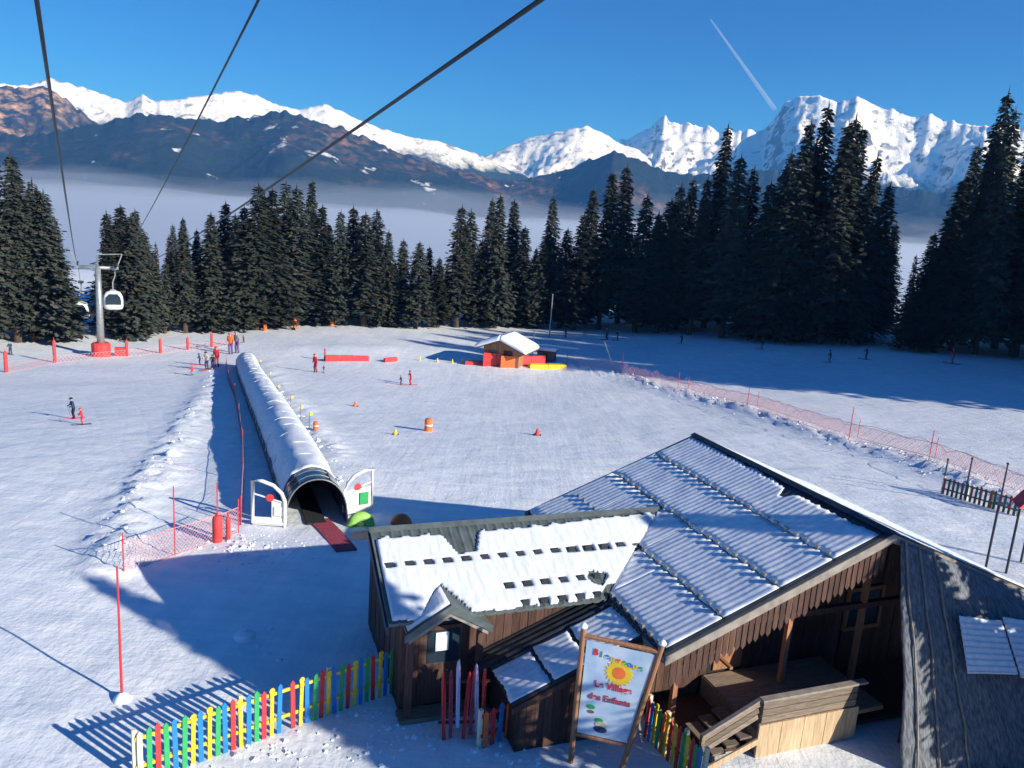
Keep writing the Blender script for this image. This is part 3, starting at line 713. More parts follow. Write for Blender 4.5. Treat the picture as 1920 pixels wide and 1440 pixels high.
# wing walls of planks
wl = MB(); wl.box(-10.45, -5.2, 2.98, 3.04, 0, 2.38).box(-10.45, -10.39, 3.04, 6.9, 0, 2.6).prism([(-10.45, 3.04, 2.6), (-10.45, 6.9, 2.6), (-10.45, WY, WZ - .12)], (0, 0, 0), (.06, 0, 0)).box(-10.39, -5.2, 6.85, 6.9, 0, 2.4)
wlo = wl.build('wing_wall', 'dark_inside', ch)
x = -10.5; i = 0
while x < -5.3:
    if not (-10.0 < x + .1 < -9.05):
        mb = MB(); mb.box(x + .004, x + .194, 2.93 + .006 * (i % 3), 2.98, 0, 2.42); mb.build('plank', 'wood_brown', wlo)
    x += .2; i += 1
y = 2.96; i = 0
while y < 6.8:
    mb = MB(); mb.box(-10.5 + .005 * (i % 3), -10.45, y + .004, y + .194, 0, zwing(abs(y + .1 - WY)) - .13); mb.build('plank', 'wood_brown', wlo); y += .2; i += 1
# entrance: door with a white notice, porch posts, step
dd_ = MB(); dd_.box(-9.98, -9.08, 2.94, 2.99, .12, 2.05); do = dd_.build('door', 'wood_brown', ch)
mb = MB(); mb.box(-9.9, -9.16, 2.925, 2.94, 1.15, 1.95); mb.build('pane', 'glass_dark', do)
mb = MB(); mb.box(-9.72, -9.42, 2.90, 2.92, 1.45, 1.90); mb.build('notice', 'white_paint', do)
mb = MB(); mb.box(-9.18, -9.12, 2.90, 2.935, 1.0, 1.1); mb.build('handle', 'steel', do)
for xx in (GX - .8, GX + .8):
    mb = MB(); mb.box(xx - .07, xx + .07, GF + .18, GF + .32, 0, 2.42); mb.build('porch_post', 'wood_brown', ch)
mb = MB(); mb.box(GX - 1.0, GX + 1.1, GF + .1, 2.9, -.05, .12); mb.build('step', 'wood_grey', ch)
# gablet over the door
sl_ = (GZ - GE) / GW
def gab_end(z): return WY - (WZ - z) / KW      # y where the wing slope has this height
gb = MB()
for sg in (-1, 1):
    a = V((GX, GF, GZ)); b = V((GX + sg * GW, GF, GE)); c_ = V((GX + sg * GW, max(gab_end(GE), GF + .35), GE)); d_ = V((GX, gab_end(GZ) + .06, GZ))
    gb.prism([a, b, c_, d_], (0, 0, -.03), (0, 0, .03))
gbo = gb.build('gablet_roof', 'metal_green', ch)
for sg, th in ((-1, .09), (1, .05)):
    mb = MB(); n_ = 7
    u0 = .02 if sg < 0 else .45
    for j in range(n_ + 1):
        for i in range(n_ + 1):
            u = u0 + (0.97 - u0) * i / n_; xx = GX + sg * GW * u; z = GZ + (GE - GZ) * u
            y0 = GF + (.05 if sg < 0 else .55 - .25 * u); y1 = max(gab_end(z) + .03, y0 + .2); yy = y0 + (y1 - y0) * j / n_
            e = min(i, n_ - i, j, n_)
            mb.v.append((xx, yy, z + .032 + th * (1 if e > 0 else .3) + .015 * fbm(xx * 3, yy * 3, sg, 2)))
    o = len(mb.v); mb.v += [(x_, y_, GZ + (GE - GZ) * abs(x_ - GX) / GW + .031) for x_, y_, z_ in mb.v[:o]]
    W = n_ + 1
    for j in range(n_):
        for i in range(n_):
            a = j * W + i; mb.f += [(a, a + 1, a + W + 1, a + W), (o + a, o + a + W, o + a + W + 1, o + a + 1)]
    for i in range(n_):
        mb.f += [(i, o + i, o + i + 1, i + 1), (n_ * W + i, n_ * W + i + 1, o + n_ * W + i + 1, o + n_ * W + i), (i * W, (i + 1) * W, o + (i + 1) * W, o + i * W), (i * W + n_, o + i * W + n_, o + (i + 1) * W + n_, (i + 1) * W + n_)]
    mb.m = [0] * len(mb.f); mb.build('snow_layer', 'snow_roof', gbo, True)
for sg in (-1, 1):
    mb = MB(); mb.prism([(GX, 0, GZ + .03), (GX + sg * (GW + .05), 0, GE + .0), (GX + sg * (GW + .05), 0, GE - .17), (GX, 0, GZ - .16)], (0, GF - .05, 0), (0, GF - .005, 0)); mb.build('fascia_board', 'metal_green', ch)
    mb = MB(); mb.prism([(GX, 0, GZ - .16), (GX + sg * (GW - .05), 0, GE - .14), (GX + sg * (GW - .05), 0, GE - .22), (GX, 0, GZ - .25)], (0, GF - .02, 0), (0, GF + .03, 0)); mb.build('trim_board', 'fascia', ch)
# steep bare roof strip between the wing wall and the lean-to
mb = corrugated(lambda t: -t, TW + .1, 8.9, 2.3, 2.92, lambda t: zmain(t) - 0.03); mb.build('roof', 'metal_dark', ch)

# ---- deck with plank front, balustrade and stair
dk = thing('deck', 'raised timber deck with pale board front and brown railing before the chalet', 'deck', CHB, CH_A)
mb = MB(); mb.box(-3.32, .2, -.42, 1.7, .52, .62); mb.build('floor', 'wood_grey', dk)
mb = MB(); mb.box(-5.0, 4.9, -.2, 1.74, .03, .12); mb.build('shade_floor', 'wood_brown', dk)  # dark boards added to darken the shaded ground under the porch
mb = MB(); mb.box(-3.36, -3.325, -.42, 1.7, .1, .6); mb.build('side_board', 'wood_grey', dk)
x = -3.4; i = 0
while x < -.75:
    mb = MB(); mb.box(x + .004, x + .30, -.52 + .006 * (i % 2), -.47, 0, .80); mb.build('front_board', 'wood_tan', dk); x += .305; i += 1
for z0, z1 in ((.83, .98), (1.0, 1.15), (1.17, 1.34)):
    mb = MB(); mb.box(-3.34, -.75, -.49, -.45, z0, z1); mb.build('railing_board', 'wood_grey', dk)
mb = MB(); mb.box(-3.42, -.55, -.56, -.40, 1.38, 1.43); mb.build('handrail', 'fascia', dk)
for x in (-3.3, -2.0, -.8):
    mb = MB(); mb.box(x - .05, x + .05, -.45, -.35, 0, 1.38); mb.build('railing_post', 'wood_grey', dk)
st0 = V((-3.42, -.45, 1.40)); st1 = V((-4.85, -.50, .82))
mb = MB(); mb.bar(st0, st1, .09, .05); mb.build('handrail', 'fascia', dk)
for z in (.12, .27, .42):
    mb = MB(); mb.bar(st0 - V((0, -.02, z)), st1 - V((0, -.02, z)), .035, .12); mb.build('railing_board', 'wood_grey', dk)
for k in range(4):
    mb = MB(); mb.box(-3.45 - .33 * (k + 1), -3.45 - .33 * k, -.42, .65, .50 - .13 * k - .05, .50 - .13 * k); mb.build('tread', 'wood_grey', dk)
mb = MB(); mb.bar((-3.42, -.54, .45), (-4.75, -.54, -.02), .04, .14); mb.build('stringer', 'wood_tan', dk)
mb = MB(); mb.box(-4.85, -4.77, -.52, -.44, -.1, .85); mb.build('railing_post', 'wood_grey', dk)
mb = MB(); mb.bar((-3.3, .75, 1.38), (-3.3, 1.6, 1.38), .08, .06); mb.build('handrail', 'wood_orange', dk)

# ---- made-up drape in place of a window reflection, with invented frosted sheets on it
mat('reflection_grey', (0.075, 0.085, 0.10), 0.8, scale=7, bump=0.5, col2=(0.20, 0.215, 0.235), dist=0.05, stretch=(3.0, .8, .8))  # grey of the window reflection, put into the drape's colour
an = thing('reflection_drape', 'made-up dark grey drape standing in for a window reflection below the right gable edge', 'cover', CHB, CH_A)
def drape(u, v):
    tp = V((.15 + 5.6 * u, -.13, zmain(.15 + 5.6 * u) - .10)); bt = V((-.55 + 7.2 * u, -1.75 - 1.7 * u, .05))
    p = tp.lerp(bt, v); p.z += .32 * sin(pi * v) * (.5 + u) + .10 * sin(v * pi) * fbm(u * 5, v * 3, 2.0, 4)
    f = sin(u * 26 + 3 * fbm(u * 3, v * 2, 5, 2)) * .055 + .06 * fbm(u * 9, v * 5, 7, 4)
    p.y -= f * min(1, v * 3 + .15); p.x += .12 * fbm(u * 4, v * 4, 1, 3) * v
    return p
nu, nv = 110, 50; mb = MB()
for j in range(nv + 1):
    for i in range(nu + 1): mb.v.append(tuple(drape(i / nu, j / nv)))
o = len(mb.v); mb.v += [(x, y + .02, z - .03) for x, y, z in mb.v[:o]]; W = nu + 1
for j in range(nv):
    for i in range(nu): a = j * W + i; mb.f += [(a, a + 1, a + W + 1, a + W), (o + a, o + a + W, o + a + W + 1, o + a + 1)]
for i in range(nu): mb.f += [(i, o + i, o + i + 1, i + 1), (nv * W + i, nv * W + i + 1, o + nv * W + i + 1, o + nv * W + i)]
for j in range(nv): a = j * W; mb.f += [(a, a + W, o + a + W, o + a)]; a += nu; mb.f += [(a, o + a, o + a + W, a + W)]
mb.m = [0] * len(mb.f); drape_obj = mb.build('netting', 'reflection_grey', an, True)  # sheet shaped after the reflection; no real netting hangs here
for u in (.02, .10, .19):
    mb = MB(); mb.tube([drape(u + .03 * v_ / 12, v_ / 12) + V((0, -.03, .03)) for v_ in range(13)], .022, 6); mb.build('made_up_hem_rope', 'fascia', drape_obj)
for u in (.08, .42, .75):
    q = drape(u, .5); mb = MB(); mb.tube([(q.x, q.y + .12, -.1), (q.x, q.y + .12, q.z - .06)], .05, 8); mb.build('made_up_drape_prop', 'wood_brown', an)
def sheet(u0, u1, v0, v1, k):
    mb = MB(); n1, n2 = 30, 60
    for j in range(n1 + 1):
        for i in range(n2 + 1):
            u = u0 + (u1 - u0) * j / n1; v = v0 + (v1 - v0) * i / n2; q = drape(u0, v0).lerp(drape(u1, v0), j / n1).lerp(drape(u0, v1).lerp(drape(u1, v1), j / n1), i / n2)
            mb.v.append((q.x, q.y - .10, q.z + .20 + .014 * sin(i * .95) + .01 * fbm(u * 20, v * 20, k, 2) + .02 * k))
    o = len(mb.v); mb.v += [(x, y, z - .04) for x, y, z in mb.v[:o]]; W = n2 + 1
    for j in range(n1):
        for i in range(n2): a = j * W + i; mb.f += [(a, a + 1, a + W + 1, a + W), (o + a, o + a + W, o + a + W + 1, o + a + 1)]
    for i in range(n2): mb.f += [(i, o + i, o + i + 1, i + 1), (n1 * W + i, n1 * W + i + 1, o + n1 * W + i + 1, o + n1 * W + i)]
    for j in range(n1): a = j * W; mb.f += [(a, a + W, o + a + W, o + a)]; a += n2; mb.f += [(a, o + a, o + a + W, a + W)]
    mb.m = [0] * len(mb.f); return mb.build('invented_frosted_sheet', 'frost', an, True)
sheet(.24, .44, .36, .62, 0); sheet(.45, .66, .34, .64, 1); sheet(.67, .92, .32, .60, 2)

# ------------------------------------------------------------------ picket fences
PICK = {}
def picket(h, wd, kind):
    k = (round(h, 2), wd, kind)
    if k in PICK: return PICK[k]
    mb = MB(); r = wd / 2; th = .024
    if kind == 'round':
        pts = [(-r * .8, 0, 0), (r * .8, 0, 0), (r * .8, 0, h - .16)] + [(cos(a) * r * 1.25, 0, h - .07 + sin(a) * r * 1.25) for a in [(-.7 + .42 * i) for i in range(12)] if -.7 <= a <= pi + .7] + [(-r * .8, 0, h - .16)]
    else:
        pts = [(-r, 0, 0), (r, 0, 0), (r, 0, h - .07), (0, 0, h), (-r, 0, h - .07)]
    mb.prism(pts, (0, -th / 2, 0), (0, th / 2, 0)); PICK[k] = mb; return mb
PMESH = {}
def pickmesh(h, wd, kind, m):
    k = (round(h, 2), wd, kind, m)
    if k not in PMESH: PMESH[k] = picket(h, wd, kind).mesh('picket', m)
    return PMESH[k]
mat('dull_red', (0.26, 0.07, 0.06), 0.6, 0.2, 6, 0.05); mat('dull_green', (0.05, 0.11, 0.09), 0.6, 0.2, 6, 0.05)
PC = dict(d='dull_red', e='dull_green', g='green_paint', r='red_paint', b='blue_paint', y='yellow_paint', c='cream_paint', l='pale_lilac', o='orange_pad')
def picket_fence(label, a, b, seq, h, wd=.105, group=None, rail='yellow_paint', post=None, zo=0.0):
    a = V(a); b = V(b); d = (b - a); ln = hypot(d.x, d.y); rz = atan2(d.y, d.x)
    o = thing('picket_fence', label, 'fence', a, rz, group); n = len(seq)
    sl = (b.z - a.z) / ln
    for i, c in enumerate(seq):
        if c == ' ': continue
        x = ln * (i + .5) / n
        p = link('picket', pickmesh(h + .03 * ((i * 7) % 3 - 1), wd, 'round' if c == 'y' else 'point', PC[c]), o)
        p.location = (x, -.02, x * sl - .05 + zo); p.rotation_euler = (random.uniform(-.02, .02), random.uniform(-.025, .025), 0)
    for z in (.30, .80):
        mb = MB(); mb.bar((0, .012, z * h + zo), (ln, .012, z * h + b.z - a.z + zo), .03, .07); mb.build('rail', rail, o)
    for x in ([0.0, ln * .34, ln * .67, ln] if post is None else post):
        mb = MB(); mb.box(x - .04, x + .04, .03, .11, -.3 + zo + x * sl, h * .95 + zo + x * sl); mb.build('post', 'cream_paint', o)
    return o
A_ = onz(252, 1368, 1.22); B_ = onz(764, 1200, 1.25)
A_ = gz(A_.x, A_.y); B_ = gz(B_.x, B_.y)
FENCE_A, FENCE_B = A_, B_
picket_fence('long bright picket fence in green, red, blue and yellow left of the chalet', A_, B_, 'cgrgbgybygbrybgryb rybgrybgrybgrybgry', 1.22, .095)
a2 = at(908, 1388); b2 = at(986, 1378)
a2 = onz(906, 1332, .95); b2 = onz(986, 1296, .95); a2 = gz(a2.x, a2.y); b2 = gz(b2.x, b2.y)
picket_fence('short picket fence with pastel pickets under the low snowy eave', a2, b2, 'orbolc', .95, .11, rail='red_paint', post=[0.0, 1.45])
a3 = onz(1216, 1300, 1.05); b3 = onz(1322, 1400, 1.05); a3 = gz(a3.x, a3.y); b3 = gz(b3.x, b3.y)
picket_fence('picket fence running from the sign board towards the deck stair', a3, b3, 'rbygoyryrgyrgb', 1.05, .085, rail='yellow_paint')
# fence by the play ground on the right, with tall dark poles
a4 = at(1764, 925); b4 = at(1905, 968)
picket_fence('dull red and green picket fence on the snow at the far right', a4, b4, 'dededededededede', .95, .12, rail='dull_green')
for i, (x, yb, yt) in enumerate(((1766, 922, 862), (1808, 935, 860), (1872, 955, 870))):
    P = at(x, yb); H = height_to(P, yt); o = thing('tall_pole', ['dark pole at the left end of the red and green fence', 'dark pole behind the middle of the red and green fence', 'dark pole behind the right end of the red and green fence'][i], 'pole', P, 0, 'poles along the right-hand fence')
    mb = MB(); mb.tube([(0, 0, -.3), (0, 0, H)], [.05, .035], 8); mb.build('shaft', 'metal_dark', o)
    mb = MB(); mb.lathe([(.06, 0), (.07, .03), (.04, .08), (.01, .1)], 8, (0, 0, H - .02)); mb.build('cap', 'metal_dark', o)

# swing frame with a red canopy, at the right edge
sw1, sw2 = at(1848, 1065), at(1886, 1075)
o = thing('play_shelter', 'dark posts carrying a red canopy at the right edge', 'shelter', sw1)
d = sw2 - sw1; hh = height_to(sw1, 945)
for q in (V((0, 0, 0)), d, V((1.9, .9, 0)), d + V((1.9, .9, 0))):
    mb = MB(); mb.tube([q + V((0, 0, -.3)), q + V((0, 0, hh))], .045, 8); mb.build('post', 'metal_dark', o)
mb = MB(); mb.box(-.12, .12, -.1, .1, hh, hh + .06); mb.build('cap', 'metal_dark', o)
mb = MB(); mb.prism([d + V((-.1, -.1, hh + .02)), d + V((1.9, .7, hh + .02)), d + V((1.0, .4, hh + .75))], (0, 0, 0), (.35, 1.0, 0)); mb.build('canopy', 'red_pad', o)

# ------------------------------------------------------------------ sign board
s1b, s1t = V((1.79, 14.20, 0)), V((1.79, 14.20, 3.12)); s2b, s2t = V((2.80, 13.98, 0)), V((3.33, 13.864, 3.06))
o = thing('sign_board', 'tall pale blue welcome board in a brown wooden frame', 'sign', s1b)
def L(p): return p - s1b
mb = MB(); mb.tube([L(s1b) - V((0, 0, .3)), L(s1t)], .06, 10); po = mb.build('post', 'wood_orange', o)
mb = MB(); mb.lathe([(.08, 0), (.085, .03), (.05, .08), (.01, .1)], 10, L(s1t)); mb.build('snow_cap', 'snow_smooth', po, True)
mb = MB(); mb.tube([L(s2b) - V((0.05, 0, .3)), L(s2t)], .06, 10); po = mb.build('post', 'wood_orange', o)
mb = MB(); mb.lathe([(.08, 0), (.085, .03), (.05, .08), (.01, .1)], 10, L(s2t)); mb.build('snow_cap', 'snow_smooth', po, True)
def sp(u, v):      # u across 0..1, v down 0..1 on the board face
    a = s1t.lerp(s1b, .055 + .72 * v); b = s2t.lerp(s2b, .055 + .72 * v); return L(a.lerp(b, u))
nrm = (sp(1, .4) - sp(0, .4)).cross(sp(.5, 0) - sp(.5, 1)).normalized()
if nrm.y > 0: nrm = -nrm
mb = MB(); mb.tube([sp(0, 0), sp(1, 0)], .05, 8); mb.build('beam', 'wood_orange', o)
mb = MB(); mb.tube([sp(0, 1), sp(1, 1)], .045, 8); mb.build('beam', 'wood_orange', o)
mb = MB(); mb.prism([sp(.06, .035), sp(.95, .035), sp(.94, .97), sp(.06, .97)], nrm * 0.0, nrm * .03); pan = mb.build('panel', 'panel_sky', o)
ax = (sp(1, .4) - sp(0, .4)).normalized(); ay = (sp(.5, 0) - sp(.5, 1)); ay = (ay - ax * ay.dot(ax)).normalized()
def on_panel(u, v, off): return sp(u, v) + nrm * (.03 + off)
def text(body, u, v, size, m, par):
    cu = bpy.data.curves.new('letter', 'FONT'); cu.body = body; cu.size = size; cu.extrude = .002; cu.offset = .006; cu.align_x = 'CENTER'; cu.align_y = 'CENTER'
    t = bpy.data.objects.new('letter', cu); COL.objects.link(t); dg = bpy.context.evaluated_depsgraph_get()
    me = bpy.data.meshes.new_from_object(t.evaluated_get(dg)); bpy.data.objects.remove(t)
    me.materials.clear(); me.materials.append(MATS[m]); q = link('letter', me, par)
    zz = ax.cross(ay); q.matrix_local = Matrix(((ax.x, ay.x, zz.x, 0), (ax.y, ay.y, zz.y, 0), (ax.z, ay.z, zz.z, 0), (0, 0, 0, 1)))
    q.location = on_panel(u, v, .009) ; return q
for i, (c_, m) in enumerate(zip('Bienvenue', ('red_paint', 'green_paint', 'blue_paint', 'yellow_paint', 'orange_pad', 'green_paint', 'blue_paint', 'yellow_paint', 'green_paint'))):
    text(c_, .20 + .078 * i, .13 + .008 * i, .19, m, pan)
text('Le Village', .52, .44, .20, 'red_paint', pan)
text('des Enfants', .50, .57, .19, 'carpet', pan)
# a plain round yellow sun with rays
mb = MB(); n_ = 20
c0 = on_panel(.56, .285, .004)
vs = [c0] + [c0 + (ax * cos(2 * pi * i / 40) + ay * sin(2 * pi * i / 40)) * (.24 if i % 2 else .30) for i in range(40)]
mb.prism(vs[1:], (0, 0, 0), nrm * .004); mb.build('sun_emblem', 'yellow_paint', pan)
mb = MB(); vs = [c0 + nrm * .006 + (ax * cos(2 * pi * i / 24) + ay * sin(2 * pi * i / 24)) * .13 for i in range(24)]
mb.prism(vs, (0, 0, 0), nrm * .003); mb.build('sun_face', 'orange_pad', pan)
for u, v, rx, m in ((.24, .68, .09, 'green_paint'), (.25, .73, .07, 'brown_cloth'), (.45, .84, .13, 'beige_cloth'), (.40, .80, .09, 'green_paint'), (.45, .89, .14, 'navy_cloth')):
    c1 = on_panel(u, v, .004); mb = MB(); vs = [c1 + ax * cos(2 * pi * i / 14) * rx + ay * sin(2 * pi * i / 14) * rx * .55 for i in range(14)]
    mb.prism(vs, (0, 0, 0), nrm * (.003 + rx * .01)); mb.build('painted_patch', m, pan)

# ------------------------------------------------------------------ rack of rental skis by the entrance
P = at(868, 1385)
o = thing('ski_rack', 'leaning wooden rack with red skis by the chalet entrance', 'ski rack', P, radians(8))
for x in (-.42, .42):
    mb = MB(); mb.bar((x, 0, -.1), (x, .35, 1.45), .06, .06); mb.build('upright', 'wood_brown', o)
for z, y in ((.35, .08), (1.2, .28)):
    mb = MB(); mb.bar((-.55, y, z), (.55, y, z), .05, .05); mb.build('crossbar', 'wood_brown', o)
sm = MB(); sm.prism([(-.04, 0, 0), (.04, 0, 0), (.045, .02, 1.25), (.03, .0, 1.4), (0, -.05, 1.48), (-.03, .0, 1.4), (-.045, .02, 1.25)], (0, -.012, 0), (0, .012, 0))
for i, (m, tz) in enumerate((('red_paint', 0), ('carpet', .05), ('pale_lilac', .3), ('red_paint', .02), ('carpet', .1), ('pale_lilac', .2), ('red_paint', .06))):
    q = link('ski', sm.mesh('ski', m), o); q.location = (-.42 + .14 * i, -.06, .02 + tz); q.rotation_euler = (-.22, random.uniform(-.06, .06), random.uniform(-.3, .3))

# ------------------------------------------------------------------ covered moving carpet (tunnel)
T0 = V((-6.85, 26.7)); e_ = at(462, 690); T1 = V((e_.x, e_.y)); TD = (T1 - T0); TL = TD.length; TDn = TD / TL; TN = V((TDn.y, -TDn.x))
trz = atan2(-TDn.x, TDn.y)
t0z = hgt(T0.x, T0.y)
tun = thing('carpet_tunnel', 'long snow-covered arched tunnel over the moving carpet', 'tunnel', (T0.x, T0.y, t0z), trz)
def tloc(s, a=0.0): p = T0 + TDn * s + TN * a; return hgt(p.x, p.y) - t0z
TWd, THt = 1.10, 1.78
def arch(s, k, n, grow=0.0, dz=0.0):
    t = pi * k / n; x = -cos(t) * (TWd + grow); z = (sin(t) ** .72) * (THt + grow)
    return V((x, s, z + base_line(s) + dz))
def base_line(s): return tloc(s) - .05
def shell(s0, s1, g0, g1, ns, n=20, k0=0, k1=None, wob=0.0):
    k1 = n if k1 is None else k1; mb = MB(); m_ = k1 - k0 + 1
    for gi, g in ((0, g0), (1, g1)):
        for j in range(ns + 1):
            s = s0 + (s1 - s0) * j / ns
            for k in range(k0, k1 + 1):
                gg = g + (wob * (fbm(s * .5, k * .45, 2, 3) + .25 * noise.noise(V((s * 2, k * .8, 1)))) if gi else 0)
                mb.v.append(tuple(arch(s, k, n, gg)))
    o = (ns + 1) * m_
    for j in range(ns):
        for k in range(m_ - 1):
            a = j * m_ + k; mb.f += [(a, a + m_, a + m_ + 1, a + 1), (o + a, o + a + 1, o + a + m_ + 1, o + a + m_)]
    for k in range(m_ - 1): a = k; mb.f += [(a, a + 1, o + a + 1, o + a)]; a = ns * m_ + k; mb.f += [(a, o + a, o + a + 1, a + 1)]
    for j in range(ns): a = j * m_; mb.f += [(a, o + a, o + a + m_, a + m_)]; a = j * m_ + m_ - 1; mb.f += [(a, a + m_, o + a + m_, o + a)]
    mb.m = [0] * len(mb.f); return mb
shell(0, 1.9, .0, .03, 6).build('front_cover', 'glass_dark', tun, True)
shell(.35, 2.2, .04, .06, 4, 20, 13, 19).build('side_panel', 'poly_grey', tun, True)
cov = shell(1.9, TL, .0, .03, 60).build('cover', 'metal_dark', tun, True)
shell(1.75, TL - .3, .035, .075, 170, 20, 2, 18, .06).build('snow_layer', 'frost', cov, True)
for s in [4.0 + 2.2 * q for q in range(int((TL - 5) / 2.2))]:
    mb = MB(); mb.tube([arch(s, k, 20, .06) for k in range(1, 20)], .03, 6); mb.build('rib', 'frost', cov)
for s in [0, .63, 1.27, 1.88]:
    mb = MB(); mb.tube([arch(s, k, 20, .03) for k in range(21)], .025, 6); mb.build('rib', 'steel', tun)
mb = MB()
for j in range(41):
    s = TL * j / 40; mb.v += [(-.35, s, base_line(s) + .12), (.35, s, base_line(s) + .12), (-.35, s, base_line(s) - .1), (.35, s, base_line(s) - .1)]
for j in range(40): a = j * 4; mb.f += [(a, a + 1, a + 5, a + 4), (a, a + 4, a + 6, a + 2), (a + 1, a + 3, a + 7, a + 5)]
mb.f.append((0, 2, 3, 1)); mb.m = [0] * len(mb.f); mb.build('belt', 'rubber', tun)
# the two swing gates
def gate(sg, label):
    g = thing('swing_gate', label, 'gate', tun.matrix_basis @ V((sg * (TWd + .02), -.02, 0)) if False else (0, 0, 0), 0)
    c = T0 + TN * sg * (TWd + .05) + TDn * (-.1 if sg < 0 else .9)
    g.location = (c.x, c.y, hgt(c.x, c.y)); g.rotation_euler = (0, 0, trz + (-.35 if sg < 0 else .25))
    W, Hh = 1.15, 1.75
    prof = [(0, .15), (W, .15), (W, Hh), (W * .7, Hh - .02), (W * .35, Hh - .17), (W * .1, Hh - .45), (0, Hh - .75)]
    prof = [V((sg * x, 0, z)) for x, z in prof]
    mb = MB(); mb.tube(prof + [prof[0]], .07, 8, caps=False); mb.build('frame', 'white_paint', g, True)
    mb = MB(); mb.bar((sg * .05, 0, .95), (sg * W, 0, 1.25), .03, .05); mb.build('crossbar', 'white_paint', g)
    mb = MB(); mb.bar((sg * .45, 0, .2), (sg * .45, 0, 1.1), .03, .06); mb.build('crossbar', 'white_paint', g)
    mb = MB(); mb.box(min(0, sg * W), max(0, sg * W), -.02, .02, .06, .36); mb.build('kick_plate', 'white_paint', g)
    mb = MB(); mb.tube([(sg * .52, -.05, 1.12), (sg * .52, -.03, 1.12)], .14, 20); mb.build('stop_disc', 'red_pad', g)
    mb = MB(); mb.prism([prof[0] + V((0, 0, .2)), prof[1] + V((0, 0, .2)), prof[1] + V((0, 0, .9)), V((sg * .05, 0, .95))] if sg > 0 else [V((-.44, 0, .36)), V((-.04, 0, .36)), V((-.04, 0, .9)), V((-.44, 0, 1.0))], (0, .0, 0), (0, .012, 0)); mb.build('infill', 'white_paint', g)
    if sg > 0:
        mb = MB(); mb.box(.62, .98, -.06, -.03, .36, .86); mb.build('notice', 'green_paint', g)
    else:
        mb = MB(); mb.box(-.36, -.10, -.06, -.03, .45, .80); mb.build('notice', 'white_paint', g)
    mb = MB(); mb.tube([(0, 0, -.2), (0, 0, 1.1)], .05, 8); mb.build('hinge_post', 'white_paint', g)
    return g
gate(-1, 'white gate with red disc on the left of the tunnel mouth'); gate(1, 'white gate with red disc and green notice right of the tunnel mouth')
# red mat leading up to the tunnel
pts = [at(598, 976), at(622, 1000), at(650, 1034)]
o = MB(); wv_ = .36
for p, q in zip(pts, pts[1:] + [None]):
    d = (q - p) if q is not None else (pts[-1] - pts[-2]); r = V((d.y, -d.x, 0)).normalized() * wv_
    o.v += [tuple(p - r + V((0, 0, .05))), tuple(p + r + V((0, 0, .05))), tuple(p - r - V((0, 0, .1))), tuple(p + r - V((0, 0, .1)))]
for j in range(len(pts) - 1): a = j * 4; o.f += [(a, a + 1, a + 5, a + 4), (a, a + 4, a + 6, a + 2), (a + 1, a + 3, a + 7, a + 5)]
o.f += [(0, 2, 3, 1), (8, 9, 11, 10)]; o.m = [0] * len(o.f)
tag(o.build('entry_mat', 'carpet'), 'dark red mat on the snow before the tunnel mouth', 'mat')
# soft play arches by the tunnel
def arch_toy(P, rx, m, label, rz=0, th=.12):
    mb = MB(); mb.tube([V((-cos(pi * k / 12) * rx, 0, sin(pi * k / 12) * rx * 1.1 - .03)) for k in range(13)], th, 10)
    o = thing('foam_arch', label, 'toy', P, rz); mb.build('arch', m, o, True)
    mb = MB(); mb.box(-rx - .14, rx + .14, -.16, .16, -.06, .03); mb.build('foot', m, o); return o
arch_toy(at(676, 985), .34, 'lime', 'pale green foam arch at the right foot of the tunnel', .4, .2)
arch_toy(at(752, 982), .2, 'orange_pad', 'orange foam arch behind the ridge of the side wing', .2, .22)

# ------------------------------------------------------------------ gondola lift: tower, cabins, ropes
tb = at(190, 668); tH = height_to(tb, 500)
tw = thing('lift_tower', 'grey steel lift tower with red crash padding on the left', 'tower', tb)
toL = V((-tb.x, -tb.y, 0)).normalized(); rgt = V((-toL.y, toL.x, 0))      # rgt: to the right seen from the camera
if rgt.x < 0: rgt = -rgt
mb = MB(); mb.tube([(0, 0, -.5), (0, 0, tH * .55), (0, 0, tH)], [.42, .36, .30], 16); mb.build('mast', 'steel', tw, True)
mb = MB(); mb.tube([rgt * -2.0 + V((0, 0, tH - .1)), rgt * 2.1 + V((0, 0, tH - .1))], .2, 10); arm = mb.build('cross_arm', 'steel', tw, True)
for sg in (-1, 1):
    c = rgt * sg * 1.95 + V((0, 0, tH))
    mb = MB(); mb.bar(c - toL * 1.3 + V((0, 0, .25)), c + toL * 1.3 + V((0, 0, .05)), .12, .22); sh = mb.build('sheave_train', 'steel', tw)
    for k in (-1.1, -.4, .4, 1.1):
        mb = MB(); p = c + toL * k + V((0, 0, .28)); mb.tube([p - rgt * .06, p + rgt * .06], .22, 12); mb.build('sheave', 'rubber', sh)
    mb = MB(); mb.bar(c, c + rgt * sg * .55 + V((0, 0, 1.5)), .10, .10); mb.build('gantry_post', 'steel', tw)
mb = MB(); mb.bar(rgt * -.2 + V((0, 0, tH + 1.35)), rgt * 2.5 + V((0, 0, tH + 1.5)), .08, .08); mb.build('gantry', 'steel', tw)
mb = MB(); mb.bar(V((0, 0, tH)), V((0, 0, tH + 1.35)), .12, .12); mb.build('gantry_post', 'steel', tw)
mb = MB(); [mb.tube([rgt * .42 + toL * .35 + V((0, 0, z)), rgt * .42 - toL * .1 + V((0, 0, z))], .02, 5) for z in [1.8 + .4 * i for i in range(int((tH - 2) / .4))]]; mb.build('ladder', 'steel', tw)
mb = MB(); mb.lathe([(.95, -.1), (1.0, .1), (1.0, 1.45), (.85, 1.6), (.5, 1.6)], 14); mb.build('padding', 'red_pad', tw)
